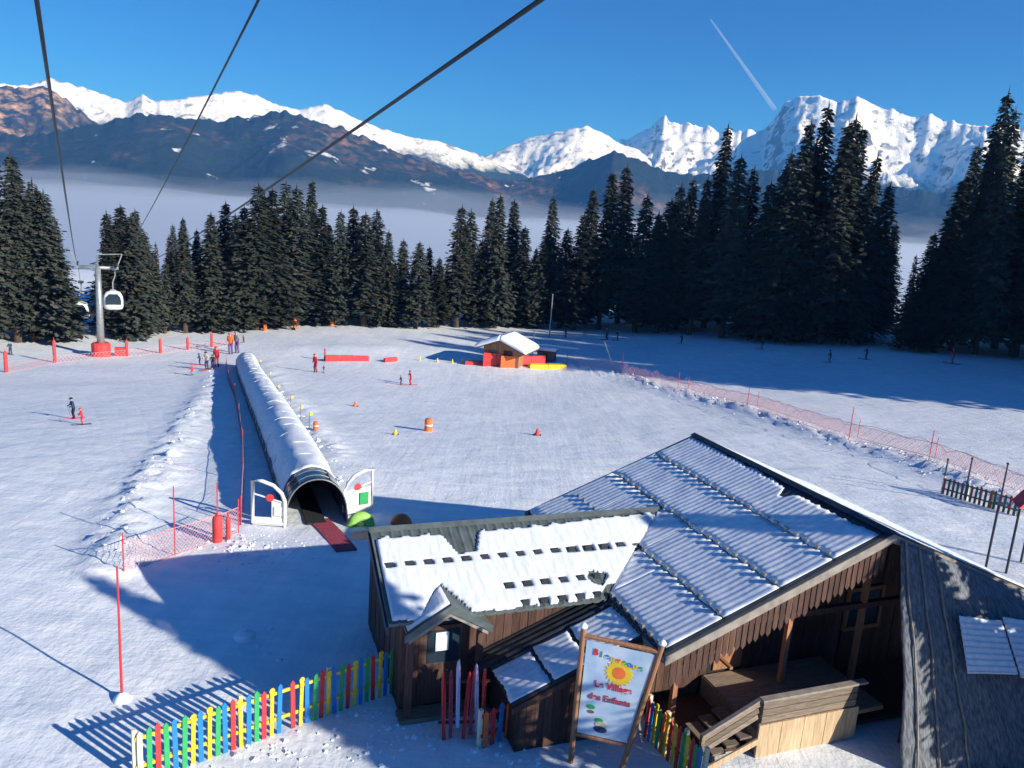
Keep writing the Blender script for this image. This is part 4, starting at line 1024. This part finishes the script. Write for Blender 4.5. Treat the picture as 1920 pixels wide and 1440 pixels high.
mb = MB(); mb.box(-.6, .6, -.3, .3, -.1, .95, M=Matrix.Translation(rgt * 2.0 - toL * .3) @ Matrix.Rotation(.3, 4, 'Z')); mb.build('padding', 'red_pad', tw)
def rope(name, pts, r, label):
    o = link(name, None); o.location = pts[0]; tag(o, label, 'cable', 'lift ropes overhead')
    mb = MB(); mb.tube([p - pts[0] for p in pts], r, 8); mb.build('strand', 'cable', o, True); return o
def ray_pt(px, py, dist): return CAM + ray(px, py) * dist
def rope_pts(p_near, p_far, sag, n=40):
    return [p_near.lerp(p_far, i / n) - V((0, 0, sag * 4 * (i / n) * (1 - i / n))) for i in range(n + 1)]
hL = tb + rgt * -1.95 + V((0, 0, tH + .4)); hR = tb + rgt * 1.95 + V((0, 0, tH + .4)); hT = tb + rgt * 2.4 + V((0, 0, tH + 1.6))
rope('lift_rope', rope_pts(ray_pt(60, -60, 6.2), hL, .7), .017, 'left haul rope dropping steeply to the lift tower')
rope('lift_rope', rope_pts(ray_pt(505, -40, 9.0), hT, .5), .014, 'thin middle line running down to the lift tower top')
rope('lift_rope', rope_pts(ray_pt(1082, -48, 5.0), hR, .9), .017, 'right haul rope slanting across the sky to the tower')
far = V((tb.x, tb.y, 0)).normalized()
for q, r_ in ((hL, .024), (hR, .024)):
    e = q + far * 260 + V((0, 0, -62)); rope('lift_rope', rope_pts(q, e, 6), r_, 'haul rope going on behind the tower, %s side' % ('left' if q is hL else 'right'))
def cabin(P, rz, s, label):
    o = thing('gondola_cabin', label, 'gondola', P, rz, 'gondola cabins on the lift'); o.scale = (s, s, s)
    prof = [(.55, 0), (.88, .12), (1.0, .55), (1.02, 1.0), (.93, 1.5), (.70, 1.85), (.35, 2.0), (.02, 2.03)]
    mb = MB(); n = 24
    for r, z in prof:
        for k in range(n):
            t = 2 * pi * k / n; q = (abs(cos(t)) ** 4 + abs(sin(t)) ** 4) ** -.25
            mb.v.append((cos(t) * r * q, sin(t) * r * q * .92, z))
    for i in range(len(prof) - 1):
        for k in range(n): a = i * n + k; b = i * n + (k + 1) % n; mb.f.append((a, b, b + n, a + n))
    mb.f.append(tuple(range(n))[::-1]); mb.f.append(tuple(range((len(prof) - 1) * n, len(prof) * n))); mb.m = [0] * len(mb.f)
    mb.build('shell', 'white_paint', o, True)
    for k in range(4):
        M = Matrix.Rotation(k * pi / 2, 4, 'Z'); f_ = 1.03 if k % 2 == 0 else .955
        mb = MB(); pts = [M @ V((f_ * a, b, z)) for a, b, z in ((1.0, -.72, .62), (1.0, .72, .62), (1.0, .74, 1.05), (.955, .66, 1.42), (.80, .40, 1.72), (.80, -.40, 1.72), (.955, -.66, 1.42), (1.0, -.74, 1.05))]
        c = sum(pts, V()) / 8; n_ = V((c.x, c.y, 0)).normalized(); mb.prism(pts, n_ * -.02, n_ * .025); mb.build('window', 'glass_dark', o)
    mb = MB(); mb.bar((0, 0, 2.0), (0, 0, 2.15), .5, .5); mb.build('roof_plate', 'steel', o)
    mb = MB(); mb.tube([(0, 0, 2.1), (0, 0, 2.9), (.25, 0, 3.6), (.25, 0, 4.2)], .07, 8); mb.build('hanger', 'steel', o)
    mb = MB(); mb.box(-.05, .45, -.35, .35, 4.15, 4.4); mb.build('grip', 'metal_dark', o)
    return o
def cab_at(px, py, dist, rz, s, label):
    P = ray_pt(px, py, dist); return cabin(P, rz, s, label)
dT = (tb - CAM).length
cab_at(213, 580, dT * 1.04, .5, 1.12, 'white gondola cabin hanging just right of the lift tower')
cab_at(151, 598, dT * 1.12, .4, 1.1, 'farther gondola cabin left of the lift tower against the fog')
cab_at(176, 594, dT * 1.2, .4, .95, 'farthest gondola cabin, half hidden behind the lift tower')

# ------------------------------------------------------------------ padded posts, ropes and nets of the pistes
def padded_post(P, h, label, group, m='red_pad', r=.17):
    o = thing('padded_post', label, 'post', P, 0, group)
    mb = MB(); mb.tube([(0, 0, -.3), (0, 0, h)], .03, 6); mb.build('pole', m, o)
    mb = MB(); mb.lathe([(r * .9, .02), (r, .08), (r, h * .82), (r * .8, h * .9), (r * .35, h * .93)], 10); mb.build('pad', m, o, True)
    mb = MB(); mb.lathe([(.045, h - .02), (.05, h), (.03, h + .05), (.005, h + .06)], 6); mb.build('cap', m, o); return o
row = [(12, 698, 655), (103, 680, 634), (238, 668, 636), (301, 662, 633), (352, 656, 631), (397, 651, 622), (434, 648, 622)]
RP = []
for i, (x, yb, yt) in enumerate(row):
    P = at(x, yb); RP.append(P); padded_post(P, height_to(P, yt), f'{ORD[i]} red padded post in the row past the lift tower, from the left', 'red padded posts by the lift')
for i, (x, yb, yt) in enumerate(((497, 620, 600), (553, 617, 597), (622, 612, 596))):
    P = at(x, yb); padded_post(P, height_to(P, yt), ['left', 'middle', 'right'][i] + ' orange padded post at the far forest edge', 'orange posts at the forest edge', 'orange_pad', .28)
def net(name, pts, h, label, group=None, sp_=.16, th=.012, poles=None, pole_h=None, m='net_red', pole_r=.022, sag=.05, zlow=.02):
    """a mesh fence through ground points: threads crossing on the slant, two edge ropes, one pole at each point"""
    o0 = V(pts[0]); o = thing(name, label, 'net', o0, 0, group)
    mb = MB()
    def P_(s, v, segs):
        for (a, b, l0, l1) in segs:
            if s <= l1 or (a, b, l0, l1) is segs[-1]:
                t = (s - l0) / (l1 - l0); q = a.lerp(b, t); g = hgt(q.x, q.y); return V((q.x, q.y, g + zlow + h * v - sag * 4 * t * (1 - t) * v)) - o0
    segs = []; l = 0
    for a, b in zip(pts, pts[1:]): d = (V(b) - V(a)).length; segs.append((V(a), V(b), l, l + d)); l += d
    n = int(l / sp_); k = max(1, int(h / sp_))
    def thread(p, q):
        d = (q - p); r = d.cross(V((0.3, 1, 0))).normalized() * th / 2
        r2 = d.cross(r).normalized() * th / 2
        o_ = len(mb.v); mb.v += [tuple(p + r), tuple(p - r), tuple(p + r2), tuple(q + r), tuple(q - r), tuple(q + r2)]
        mb.f += [(o_, o_ + 1, o_ + 4, o_ + 3), (o_ + 1, o_ + 2, o_ + 5, o_ + 4), (o_ + 2, o_, o_ + 3, o_ + 5)]
    for i in range(-k, n + 1):
        for sg in (1, -1):
            a, b = (0.0, 1.0) if sg > 0 else (1.0, 0.0)
            s0, s1 = i * sp_, i * sp_ + h
            if s1 < 0 or s0 > l: continue
            va, vb = a, b
            if s0 < 0: va = a + (b - a) * (-s0 / h); s0 = 0
            if s1 > l: vb = a + (b - a) * ((l - i * sp_) / h); s1 = l
            thread(P_(s0, va, segs), P_(s1, vb, segs))
    mb.m = [0] * len(mb.f); q = mb.build('netting', m, o); q['kind'] = 'stuff'
    for v in (0.0, 1.0):
        mb = MB(); mb.tube([P_(l * i / max(8, n // 4), v, segs) for i in range(max(8, n // 4) + 1)], .014, 5); mb.build('edge_rope', m, o)
    for i, p in enumerate(pts):
        if poles is not None and i not in poles: continue
        ph = (pole_h[i] if isinstance(pole_h, (list, tuple)) else pole_h) or h + .25
        p = V(p) - o0; mb = MB(); mb.tube([p + V((0, 0, -.3)), p + V((0, 0, ph))], pole_r, 6); mb.build('pole', 'red_paint', o)
    return o
net('piste_net', [V(p) + V((0, 0, .0)) for p in RP], .75, 'low net strung between the red padded posts past the lift tower', 'piste nets', .45, .03, poles=[], m='net_red')
# net across the foot of the left piste, with the tall red pole at its corner
c0 = at(229, 1312); c0h = height_to(c0, 1062)
g = [at(x, y) for x, y in ((232, 1070), (328, 1042), (408, 1014), (447, 1000))]
net('piste_net', g, .95, 'fine pink net on the snow left of the tunnel mouth', 'piste nets', .14, .014, pole_h=[1.2, height_to(g[1], 912), height_to(g[2], 905), height_to(g[3], 935)])
o = thing('tall_pole', 'tall thin red pole rising from the picket fence shadow', 'pole', c0)
mb = MB(); mb.tube([(0, 0, -.4), (0, 0, c0h)], [.032, .02], 8); mb.build('shaft', 'red_paint', o)
mb = MB(); mb.lathe([(.16, -.1), (.2, .02), (.12, .12), (.04, .18)], 10); mb.build('foot', 'snow_smooth', o, True)
for i, (x, yb, yt) in enumerate(((408, 1016, 962), (428, 1012, 965))):
    P = at(x, yb); padded_post(P, height_to(P, yt), ['thick red padded post at the net left of the tunnel', 'slim red post right of the thick padded one'][i], 'red pads at the net', r=.17 if i == 0 else .08)
g = [at(x, y) for x, y in ((452, 985), (456, 905), (455, 845), (448, 790), (440, 745), (428, 715), (424, 680))]
net('piste_net', g, .85, 'red net running up along the shaded left side of the tunnel', 'piste nets', .2, .022, pole_h=1.15)
g = [gz(*p) for p in RIGHT_NET]; g2 = []
for a, b in zip(g, g[1:]):
    n = max(1, int((b - a).length / 9)); g2 += [gz(*a.lerp(b, i / n)[:2]) for i in range(n)]
g2.append(g[-1])
net('piste_net', g2, 1.15, 'long pink net slanting across the snow between the two right-hand pistes', 'piste nets', .22, .014, pole_h=[1.6 + .7 * ((i * 5) % 3) / 2 for i in range(len(g2))], pole_r=.03)
h2 = [gz(p.x + 1.6, p.y + 2.2) for p in g2[2:]]
net('piste_net', h2, .9, 'second pink net just behind the long slanting one', 'piste nets', .24, .012, pole_h=1.3, pole_r=.025)

# ------------------------------------------------------------------ the far hut and the mats round it
hb = at(905, 684); hr = atan2(hb.x, hb.y)
hw = height_to(hb, 612)
sc_ = (hb - CAM).dot(FWD) / F      # metres per photo pixel at the hut
hut = thing('ski_hut', 'small timber hut with thick snow roof in the middle distance', 'hut', hb, radians(-18))
WH, DH, HE, HP = 70 * sc_, 60 * sc_, 36 * sc_, 50 * sc_
mb = MB(); mb.prism([(0, 0, -.3), (WH, 0, -.3), (WH, 0, HE), (WH / 2, 0, HP), (0, 0, HE)], (0, 0, 0), (0, DH, 0)); wl = mb.build('wall', 'wood_orange', hut)
nb = 14
for i in range(nb):
    x0 = WH * i / nb; zt = HE + (HP - HE) * (1 - abs((x0 + WH / nb / 2) - WH / 2) / (WH / 2))
    mb = MB(); mb.box(x0 + .015, x0 + WH / nb - .015, -.05, -.01, -.1, zt - .05); mb.build('plank', 'wood_orange', wl)
mb = MB(); mb.box(WH * .58, WH * .82, -.09, -.055, .0, HE * .9); mb.build('door', 'wood_brown', hut)
mb = MB(); mb.box(WH * .16, WH * .42, -.09, -.055, HE * .45, HE * .85); mb.build('window', 'glass_dark', hut)
ov = 12 * sc_
for sg in (0, 1):
    x0, x1 = (-ov, WH / 2) if sg == 0 else (WH / 2, WH + ov * 1.4)
    z0 = HE - (HP - HE) / (WH / 2) * ov if sg == 0 else HP; z1 = HP if sg == 0 else HE - (HP - HE) / (WH / 2) * ov * 1.4
    mb = MB(); mb.prism([(x0, 0, z0), (x1, 0, z1), (x1, 0, z1 + .15), (x0, 0, z0 + .15)], (0, -ov * 1.3, 0), (0, DH + ov, 0)); rf = mb.build('roof', 'wood_brown', hut)
    mb = MB(); n_ = 10; t_ = .62
    for j in range(n_ + 1):
        for i in range(n_ + 1):
            x = x0 + (x1 - x0) * i / n_; y = -ov * 1.3 + (DH + ov * 2.3) * j / n_; e = min(i if sg == 0 else n_ - i, j, n_ - j)
            mb.v.append((x, y, z0 + (z1 - z0) * i / n_ + .15 + t_ * (1 if e > 0 else .55) + .06 * fbm(x, y, 1, 2)))
    oo = len(mb.v); mb.v += [(x, y, z0 + (z1 - z0) * (x - x0) / (x1 - x0) + .152) for x, y, z in mb.v[:oo]]; W = n_ + 1
    for j in range(n_):
        for i in range(n_): a = j * W + i; mb.f += [(a, a + 1, a + W + 1, a + W), (oo + a, oo + a + W, oo + a + W + 1, oo + a + 1)]
    for i in range(n_): mb.f += [(i, oo + i, oo + i + 1, i + 1), (n_ * W + i, n_ * W + i + 1, oo + n_ * W + i + 1, oo + n_ * W + i), (i * W, (i + 1) * W, oo + (i + 1) * W, oo + i * W), (i * W + n_, oo + i * W + n_, oo + (i + 1) * W + n_, (i + 1) * W + n_)]
    mb.m = [0] * len(mb.f); mb.build('snow_layer', 'snow_smooth', rf, True)
sb = at(1006, 678)
o = thing('shed', 'low grey shed with snow on its flat roof right of the hut', 'shed', sb, radians(-12))
ws, hs = 34 * sc_, 22 * sc_
mb = MB(); mb.box(0, ws, 0, ws * .8, -.3, hs); mb.build('wall', 'wood_grey', o)
mb = MB(); mb.box(ws * .3, ws * .6, -.04, -.005, 0, hs * .8); mb.build('door', 'wood_brown', o)
mb = MB(); mb.box(-.2, ws + .2, -.25, ws * .8 + .2, hs, hs + .1); rf = mb.build('roof', 'metal_dark', o)
mb = MB(); mb.prism([(-.18, -.2, 0), (ws + .18, -.2, 0), (ws + .18, ws * .8 + .15, 0), (-.18, ws * .8 + .15, 0)], (0, 0, hs + .1), (0.05, 0, hs + .5)); mb.build('snow_layer', 'snow_smooth', rf)
def simple_pole(px, yb, yt, r, m, label, name='pole'):
    P = at(px, yb); h = height_to(P, yt); o = thing(name, label, 'pole', P)
    mb = MB(); mb.tube([(0, 0, -.4), (0, 0, h)], [r, r * .7], 8); mb.build('shaft', m, o)
    mb = MB(); mb.lathe([(r * .9, h - .05), (r, h), (r * .4, h + .08), (.005, h + .1)], 8); mb.build('cap', m, o); return o
simple_pole(998, 674, 622, .09, 'white_paint', 'pale pole standing between the hut and the shed', 'snow_gun_pole')
simple_pole(1030, 632, 552, .12, 'steel', 'tall grey lamp pole before the dark spruces right of the hut', 'lamp_pole')
simple_pole(1152, 694, 636, .07, 'steel', 'leaning grey pole at the upper end of the slanting net', 'marker_pole').rotation_euler = (0, -.42, 0)
def mat_block(px0, px1, yb, h, dpt, m, label, name, rz=0.0, tilt=0.0):
    a = at(px0, yb); b = at(px1, yb); d = b - a; ln = hypot(d.x, d.y)
    o = thing(name, label, 'mat', a, atan2(d.y, d.x) + rz); n = max(1, int(ln / 1.6))
    for i in range(n):
        mb = MB(); x0, x1 = ln * i / n + .02, ln * (i + 1) / n - .02; r = min(.06, h * .2)
        mb.prism([(x0, 0, -.05), (x1, 0, -.05), (x1, 0, h - r), (x1 - r, 0, h), (x0 + r, 0, h), (x0, 0, h - r)], (0, 0, 0), (0, dpt, 0))
        q = mb.build('segment', m, o); q.rotation_euler = (0, 0, 0)
    return o
mat_block(872, 905, 684, .45, .8, 'red_pad', 'low red mat at the left foot of the hut', 'crash_mat')
mat_block(905, 955, 687, 1.7, .5, 'red_pad', 'tall red crash mat in front of the hut', 'crash_mat')
mat_block(938, 968, 690, 1.5, .5, 'orange_pad', 'orange crash mat in the middle of the red ones', 'crash_mat')
mat_block(968, 1022, 686, 1.1, .5, 'red_pad', 'red crash mat right of the orange one', 'crash_mat')
mat_block(994, 1062, 691, .5, .9, 'yellow_paint', 'long low yellow mat right of the hut', 'crash_mat')
mat_block(610, 692, 678, .75, .35, 'red_pad', 'long red barrier lying on the crest above the kindergarten slope', 'barrier')
mat_block(722, 752, 680, .5, .35, 'red_pad', 'short red barrier lying askew right of the long one', 'barrier', rz=.5)
simple_pole(609, 676, 655, .14, 'red_pad', 'red post at the left end of the long barrier', 'marker_post')
for i, (x, y) in enumerate(((787, 676), (820, 679), (848, 681), (866, 681))):
    P = at(x, y); o = thing('yellow_marker', f'{ORD[i]} small yellow marker on the crest left of the hut', 'marker', P, 0, 'yellow markers on the crest')
    mb = MB(); mb.lathe([(.16, 0), (.14, .05), (.05, .5), (.01, .55)], 8); mb.build('cone', 'yellow_paint', o, True)
    mb = MB(); mb.box(-.2, .2, -.2, .2, -.03, .03); mb.build('foot', 'yellow_paint', o)
# toys and cones on the kindergarten slope
def drum(px, yb, yt, r, m, label):
    P = at(px, yb); h = height_to(P, yt); o = thing('foam_drum', label, 'drum', P)
    mb = MB(); mb.lathe([(r * .95, -.05), (r, .05), (r, h - .1), (r * .85, h - .02), (r * .3, h)], 14); mb.build('body', m, o, True)
    mb = MB(); mb.lathe([(r * 1.02, h * .45), (r * 1.03, h * .47), (r * 1.03, h * .55), (r * 1.02, h * .57)], 14); mb.build('band', 'white_paint', o); return o
drum(803, 808, 785, .26, 'orange_pad', 'orange foam drum on the middle of the slope')
drum(592, 806, 790, .16, 'orange_pad', 'small orange drum beside the tunnel')
def cone(px, yb, m, label, s=1.0):
    P = at(px, yb); o = thing('slalom_cone', label, 'cone', P)
    mb = MB(); mb.lathe([(.22 * s, .03), (.2 * s, .06), (.06 * s, .5 * s), (.02 * s, .54 * s)], 10); mb.build('cone', m, o, True)
    mb = MB(); mb.box(-.28 * s, .28 * s, -.28 * s, .28 * s, -.03, .035); mb.build('foot', 'rubber', o)
cone(1007, 816, 'red_pad', 'small red cone alone on the slope right of the drum', .9)
cone(666, 762, 'orange_pad', 'small orange cone below the long red barrier', .8)
cone(741, 815, 'yellow_paint', 'small yellow cone left of the orange drum', .7)
for i, (x, y) in enumerate(((487, 690), (505, 715), (520, 742), (545, 765), (563, 785), (580, 800))):
    P = at(x, y); o = thing('marker_flag', f'{ORD[i]} small yellow flag along the right side of the tunnel, from the top', 'flag', P, .5, 'yellow flags along the tunnel')
    mb = MB(); mb.tube([(0, 0, -.2), (0, 0, .95)], .018, 5); mb.build('stick', 'wood_brown', o)
    mb = MB(); mb.prism([(0, 0, .92), (.22, 0, .86), (.21, .03, .72), (0, 0, .70)], (0, -.008, 0), (0, .008, 0)); mb.build('cloth', 'yellow_paint', o)
# lumps of snow along the edges
def lump(P, r, label, group, seed):
    mb = MB(); n, m_ = 10, 6
    for j in range(m_ + 1):
        th = pi / 2 * j / m_
        for k in range(n):
            t = 2 * pi * k / n; q = 1 + .35 * noise.noise(V((cos(t) * 1.5 + seed, sin(t) * 1.5, j * .5)))
            mb.v.append((cos(t) * r * cos(th) * q, sin(t) * r * cos(th) * q, r * .75 * sin(th) * q - .04))
    for j in range(m_):
        for k in range(n): a = j * n + k; b = j * n + (k + 1) % n; mb.f.append((a, b, b + n, a + n))
    mb.m = [0] * len(mb.f); o = mb.build('snow_lump', 'snow_smooth', None, True); o.location = P; return tag(o, label, 'snow lump', group)
lump(at(322, 852), .36, 'round snow lump alone on the left piste edge', None, 1.0)
lump(at(458, 1196), .30, 'largest snow lump in the wing shadow', None, 2.0)
for i, (x, y) in enumerate(((484, 1212), (500, 1226), (524, 1238), (508, 1180))):
    lump(at(x, y), .11, 'small snow crumb in the wing shadow beside the largest lump', 'crumbs in the wing shadow', 3.0 + i)
rl = random.Random(3)
mb = MB()
def crumbs(poly, n, spread, r0, r1):
    for _ in range(n):
        i = rl.randrange(len(poly) - 1); t = rl.random(); x = poly[i][0] + (poly[i + 1][0] - poly[i][0]) * t + rl.gauss(0, spread); y = poly[i][1] + (poly[i + 1][1] - poly[i][1]) * t + rl.gauss(0, spread)
        r = rl.uniform(r0, r1) * rl.random(); z = hgt(x, y) - r * .2
        vs = [(x + cos(a) * r * rl.uniform(.7, 1.2), y + sin(a) * r * rl.uniform(.7, 1.2), z) for a in (0, 1.26, 2.5, 3.8, 5.0)]; vs += [(x + cos(a) * r * .55, y + sin(a) * r * .55, z + r * rl.uniform(.5, .9)) for a in (.6, 1.9, 3.1, 4.4, 5.6)]
        mb.add(vs, [(k, (k + 1) % 5, 5 + (k + 1) % 5, 5 + k) for k in range(5)] + [(5, 6, 7, 8, 9)])
crumbs(LEFT_EDGE, 200, .35, .03, .13); crumbs(RIGHT_NET, 500, .9, .04, .2)
fl = [(FENCE_A.x + .5, FENCE_A.y - .6), (FENCE_B.x + .3, FENCE_B.y - 1.2), (1.5, 13.2)]
crumbs(fl, 500, .8, .03, .12); crumbs([(-9, 24), (-7.5, 23.5)], 200, .9, .03, .13)
crumbs([(x + (y - 0) * 0, y) for x, y in [(T0.x + TN.x * 1.7 + TDn.x * s, T0.y + TN.y * 1.7 + TDn.y * s) for s in (2, 15, 30, 44)]], 170, .3, .04, .2)
tag(mb.build('snow_crumbs', 'snow_smooth'), 'loose crumbs of snow along the piste edges', 'snow', kind='stuff')

# ------------------------------------------------------------------ people
def person(P, h, face, top, legs, hat, label, skis=True, lean=.06, arms='fwd', poles=True, crouch=.0):
    me = bpy.data.meshes.new('person'); bm = bmesh.new()
    J = dict(pelvis=(0, 0, .50 - crouch * .12), spine=(0, lean * .5, .62 - crouch * .12), chest=(0, lean, .73 - crouch * .12), neck=(0, lean * 1.2, .825 - crouch * .12), head=(0, lean * 1.3 + .01, .90 - crouch * .12), crown=(0, lean * 1.3 + .01, .955 - crouch * .12))
    for s, n in ((-1, 'l'), (1, 'r')):
        J['hip' + n] = (s * .055, 0, .48 - crouch * .12); J['knee' + n] = (s * .065, .05 + crouch * .1, .27 - crouch * .05); J['ank' + n] = (s * .068, -.005, .05); J['toe' + n] = (s * .072, .07, .025)
        J['sh' + n] = (s * .105, lean, .775 - crouch * .12)
        if arms == 'fwd': J['el' + n] = (s * .15, lean + .03, .63 - crouch * .12); J['ha' + n] = (s * .13, lean + .16, .58 - crouch * .12)
        elif arms == 'out': J['el' + n] = (s * .21, lean, .68); J['ha' + n] = (s * .30, lean + .06, .62)
        else: J['el' + n] = (s * .135, lean - .02, .62); J['ha' + n] = (s * .14, lean + .02, .48)
    R = dict(pelvis=.085, spine=.08, chest=.092, neck=.035, head=.058, crown=.040, hip=.058, knee=.044, ank=.034, toe=.028, sh=.046, el=.034, ha=.027)
    vs = {k: bm.verts.new(V(p) * h) for k, p in J.items()}
    E = [('pelvis', 'spine'), ('spine', 'chest'), ('chest', 'neck'), ('neck', 'head'), ('head', 'crown')]
    for n in 'lr': E += [('pelvis', 'hip' + n), ('hip' + n, 'knee' + n), ('knee' + n, 'ank' + n), ('ank' + n, 'toe' + n), ('chest', 'sh' + n), ('sh' + n, 'el' + n), ('el' + n, 'ha' + n)]
    for a, b in E: bm.edges.new((vs[a], vs[b]))
    bm.verts.index_update(); order = {v.index: k for k, v in vs.items()}; bm.to_mesh(me); bm.free()
    o = link('person', me); md = o.modifiers.new('skin', 'SKIN'); md.use_smooth_shade = True
    for i, sv in enumerate(me.skin_vertices[0].data):
        k = order[i]; r = R.get(k, R.get(k[:-1], .03)) * h; sv.radius = (r, r); sv.use_root = k == 'pelvis'
    sd = o.modifiers.new('sub', 'SUBSURF'); sd.levels = 1; sd.render_levels = 1
    dg = bpy.context.evaluated_depsgraph_get(); nm = bpy.data.meshes.new_from_object(o.evaluated_get(dg)); o.modifiers.clear(); o.data = nm; bpy.data.meshes.remove(me)
    nm.materials.clear()
    for m in (legs, top, 'skin', 'black_cloth'): nm.materials.append(MATS[m])
    zc_ = crouch * .12
    for p in nm.polygons:
        z = p.center.z / h; ax_ = abs(p.center.x) / h
        p.material_index = 3 if z < .07 else (2 if z > .84 - zc_ and ax_ < .09 else (3 if (p.center.y / h > lean + .125 and z < .68) else (1 if z > .49 - zc_ or ax_ > .12 else 0)))
        p.use_smooth = True
    o.location = P; o.rotation_euler = (0, 0, face); tag(o, label, 'person')
    hd = V(J['head']) * h
    mb = MB(); mb.lathe([(.072 * h, .012 * h), (.074 * h, .03 * h), (.064 * h, .062 * h), (.038 * h, .084 * h), (.004, .092 * h)], 12, hd); mb.build('helmet', hat, o, True)
    mb = MB(); mb.box(-.05 * h, .05 * h, .045 * h, .068 * h, -.004 * h, .026 * h, M=Matrix.Translation(hd)); mb.build('goggles', 'glass_dark', o)
    mb = MB(); mb.prism([(-.01 * h, .062 * h, -.005 * h), (.01 * h, .062 * h, -.005 * h), (0, .078 * h, -.024 * h)], hd, hd + V((0, -.01, 0))); mb.build('nose', 'skin', o)
    if skis:
        for s in (-1, 1):
            mb = MB(); x = s * .075 * h; ln = .5 * h
            mb.prism([(0, -ln * .9, 0), (0, ln * .95, 0), (0, ln * 1.12, .05 * h), (0, ln * 1.12, .06 * h), (0, ln * .93, .018 * h), (0, -ln * .9, .018 * h)], (x - .025 * h, 0, 0), (x + .025 * h, 0, 0)); mb.build('ski', 'black_cloth' if hat != 'black_cloth' else 'red_paint', o)
    if poles:
        for s, n in ((-1, 'l'), (1, 'r')):
            ha = V(J['ha' + n]) * h; mb = MB(); mb.tube([ha + V((0, .01, .04 * h)), V((ha.x * 1.25, ha.y - .16 * h, 0))], .007, 5); mb.build('ski_pole', 'metal_dark', o)
    return o
def who(px, yb, yt, face, *a, **k):
    P = at(px, yb); return person(P, max(.7, height_to(P, yt)), face, *a, **k)
who(139, 785, 744, 2.4, 'navy_cloth', 'black_cloth', 'black_cloth', 'skier in dark clothes alone on the left piste')
who(155, 796, 764, 2.2, 'red_cloth', 'red_cloth', 'red_paint', 'small child in red just right of the dark skier', poles=False)
who(770, 722, 694, 2.0, 'red_cloth', 'red_cloth', 'black_cloth', 'instructor in red standing with legs apart on the slope', arms='out')
who(752, 722, 704, 1.2, 'black_cloth', 'navy_cloth', 'black_cloth', 'child in black beside the red instructor', poles=False)
who(592, 698, 662, 2.6, 'red_cloth', 'carpet', 'red_paint', 'person in red standing below the long red barrier', skis=False, poles=False, arms='down')
who(607, 699, 685, .6, 'navy_cloth', 'grey_cloth', 'black_cloth', 'small child in grey right of the person in red', poles=False)
who(361, 704, 680, 1.5, 'red_cloth', 'grey_cloth', 'red_paint', 'child in a red jacket crouching left of the tunnel top', crouch=.9, poles=False)
who(375, 684, 662, 2.2, 'teal_cloth', 'navy_cloth', 'black_cloth', 'child in teal in the queue by the tunnel top', poles=False)
who(388, 692, 658, 2.9, 'beige_cloth', 'navy_cloth', 'black_cloth', 'person in beige with black helmet in the queue', poles=False)
who(399, 690, 664, 3.3, 'black_cloth', 'black_cloth', 'navy_cloth', 'person all in black at the front of the queue', poles=False)
who(407, 688, 648, 3.0, 'red_cloth', 'carpet', 'red_paint', 'tall person in red by the tunnel top', skis=False, poles=False, arms='down')
who(433, 664, 622, 3.0, 'orange_pad', 'purple_cloth', 'grey_cloth', 'person in orange jacket and purple trousers behind the tunnel top', skis=False, poles=False, arms='down')
who(445, 662, 620, 2.8, 'grey_cloth', 'purple_cloth', 'grey_cloth', 'person in grey jacket and purple trousers behind the tunnel top', skis=False, poles=False, arms='down')
who(457, 642, 628, 2.8, 'brown_cloth', 'black_cloth', 'black_cloth', 'small distant person in brown right of the grey jacket', poles=False)
who(20, 665, 640, 1.0, 'navy_cloth', 'black_cloth', 'grey_cloth', 'skier in dark blue before the leftmost spruces')
who(1061, 633, 616, 2.0, 'black_cloth', 'black_cloth', 'black_cloth', 'dark skier in the shade just right of the lamp pole')
who(1138, 637, 612, 2.0, 'brown_cloth', 'navy_cloth', 'black_cloth', 'skier in dark red in the shade right of the hut')
who(1158, 638, 618, 1.6, 'navy_cloth', 'black_cloth', 'black_cloth', 'skier in navy beside the dark red one in the shade')
who(1278, 644, 625, 1.6, 'navy_cloth', 'black_cloth', 'black_cloth', 'lone far skier under the middle of the dark spruces')
who(1429, 655, 634, 1.2, 'black_cloth', 'navy_cloth', 'black_cloth', 'far skier in black under the tall pointed spruces')
who(1556, 680, 656, 1.2, 'black_cloth', 'black_cloth', 'black_cloth', 'left of two skiers gliding through the right-hand shade')
who(1624, 674, 648, 1.0, 'navy_cloth', 'black_cloth', 'grey_cloth', 'right of two skiers gliding through the right-hand shade')
who(1786, 682, 652, 1.0, 'red_cloth', 'brown_cloth', 'red_paint', 'skier in red in the shade before the right-hand trees')

# ------------------------------------------------------------------ condensation trail far up
a = CAM + ray(1332, 36) * 16000; b = CAM + ray(1452, 204) * 19000
m = bpy.data.materials.new('trail_ice'); m.use_nodes = True; n = m.node_tree.nodes; l = m.node_tree.links
bs = n['Principled BSDF']; bs.inputs['Base Color'].default_value = (.9, .92, .95, 1); bs.inputs['Roughness'].default_value = 1
tr = n.new('ShaderNodeBsdfTransparent'); mx = n.new('ShaderNodeMixShader'); mx.inputs[0].default_value = .22
tx = n.new('ShaderNodeTexNoise'); tx.inputs['Scale'].default_value = .002; mu = n.new('ShaderNodeMath'); mu.operation = 'MULTIPLY'; mu.inputs[1].default_value = .26
l.new(tx.outputs['Fac'], mu.inputs[0]); l.new(mu.outputs[0], mx.inputs[0])
l.new(tr.outputs[0], mx.inputs[1]); l.new(bs.outputs[0], mx.inputs[2]); l.new(mx.outputs[0], n['Material Output'].inputs[0]); MATS['trail_ice'] = m
mb = MB(); mb.tube([a.lerp(b, i / 12) for i in range(13)], [12 + 3 * i for i in range(13)], 10); o = mb.build('vapour_trail', 'trail_ice', None, True)
tag(o, 'faint white vapour trail in the blue sky above the right peak', 'vapour trail')
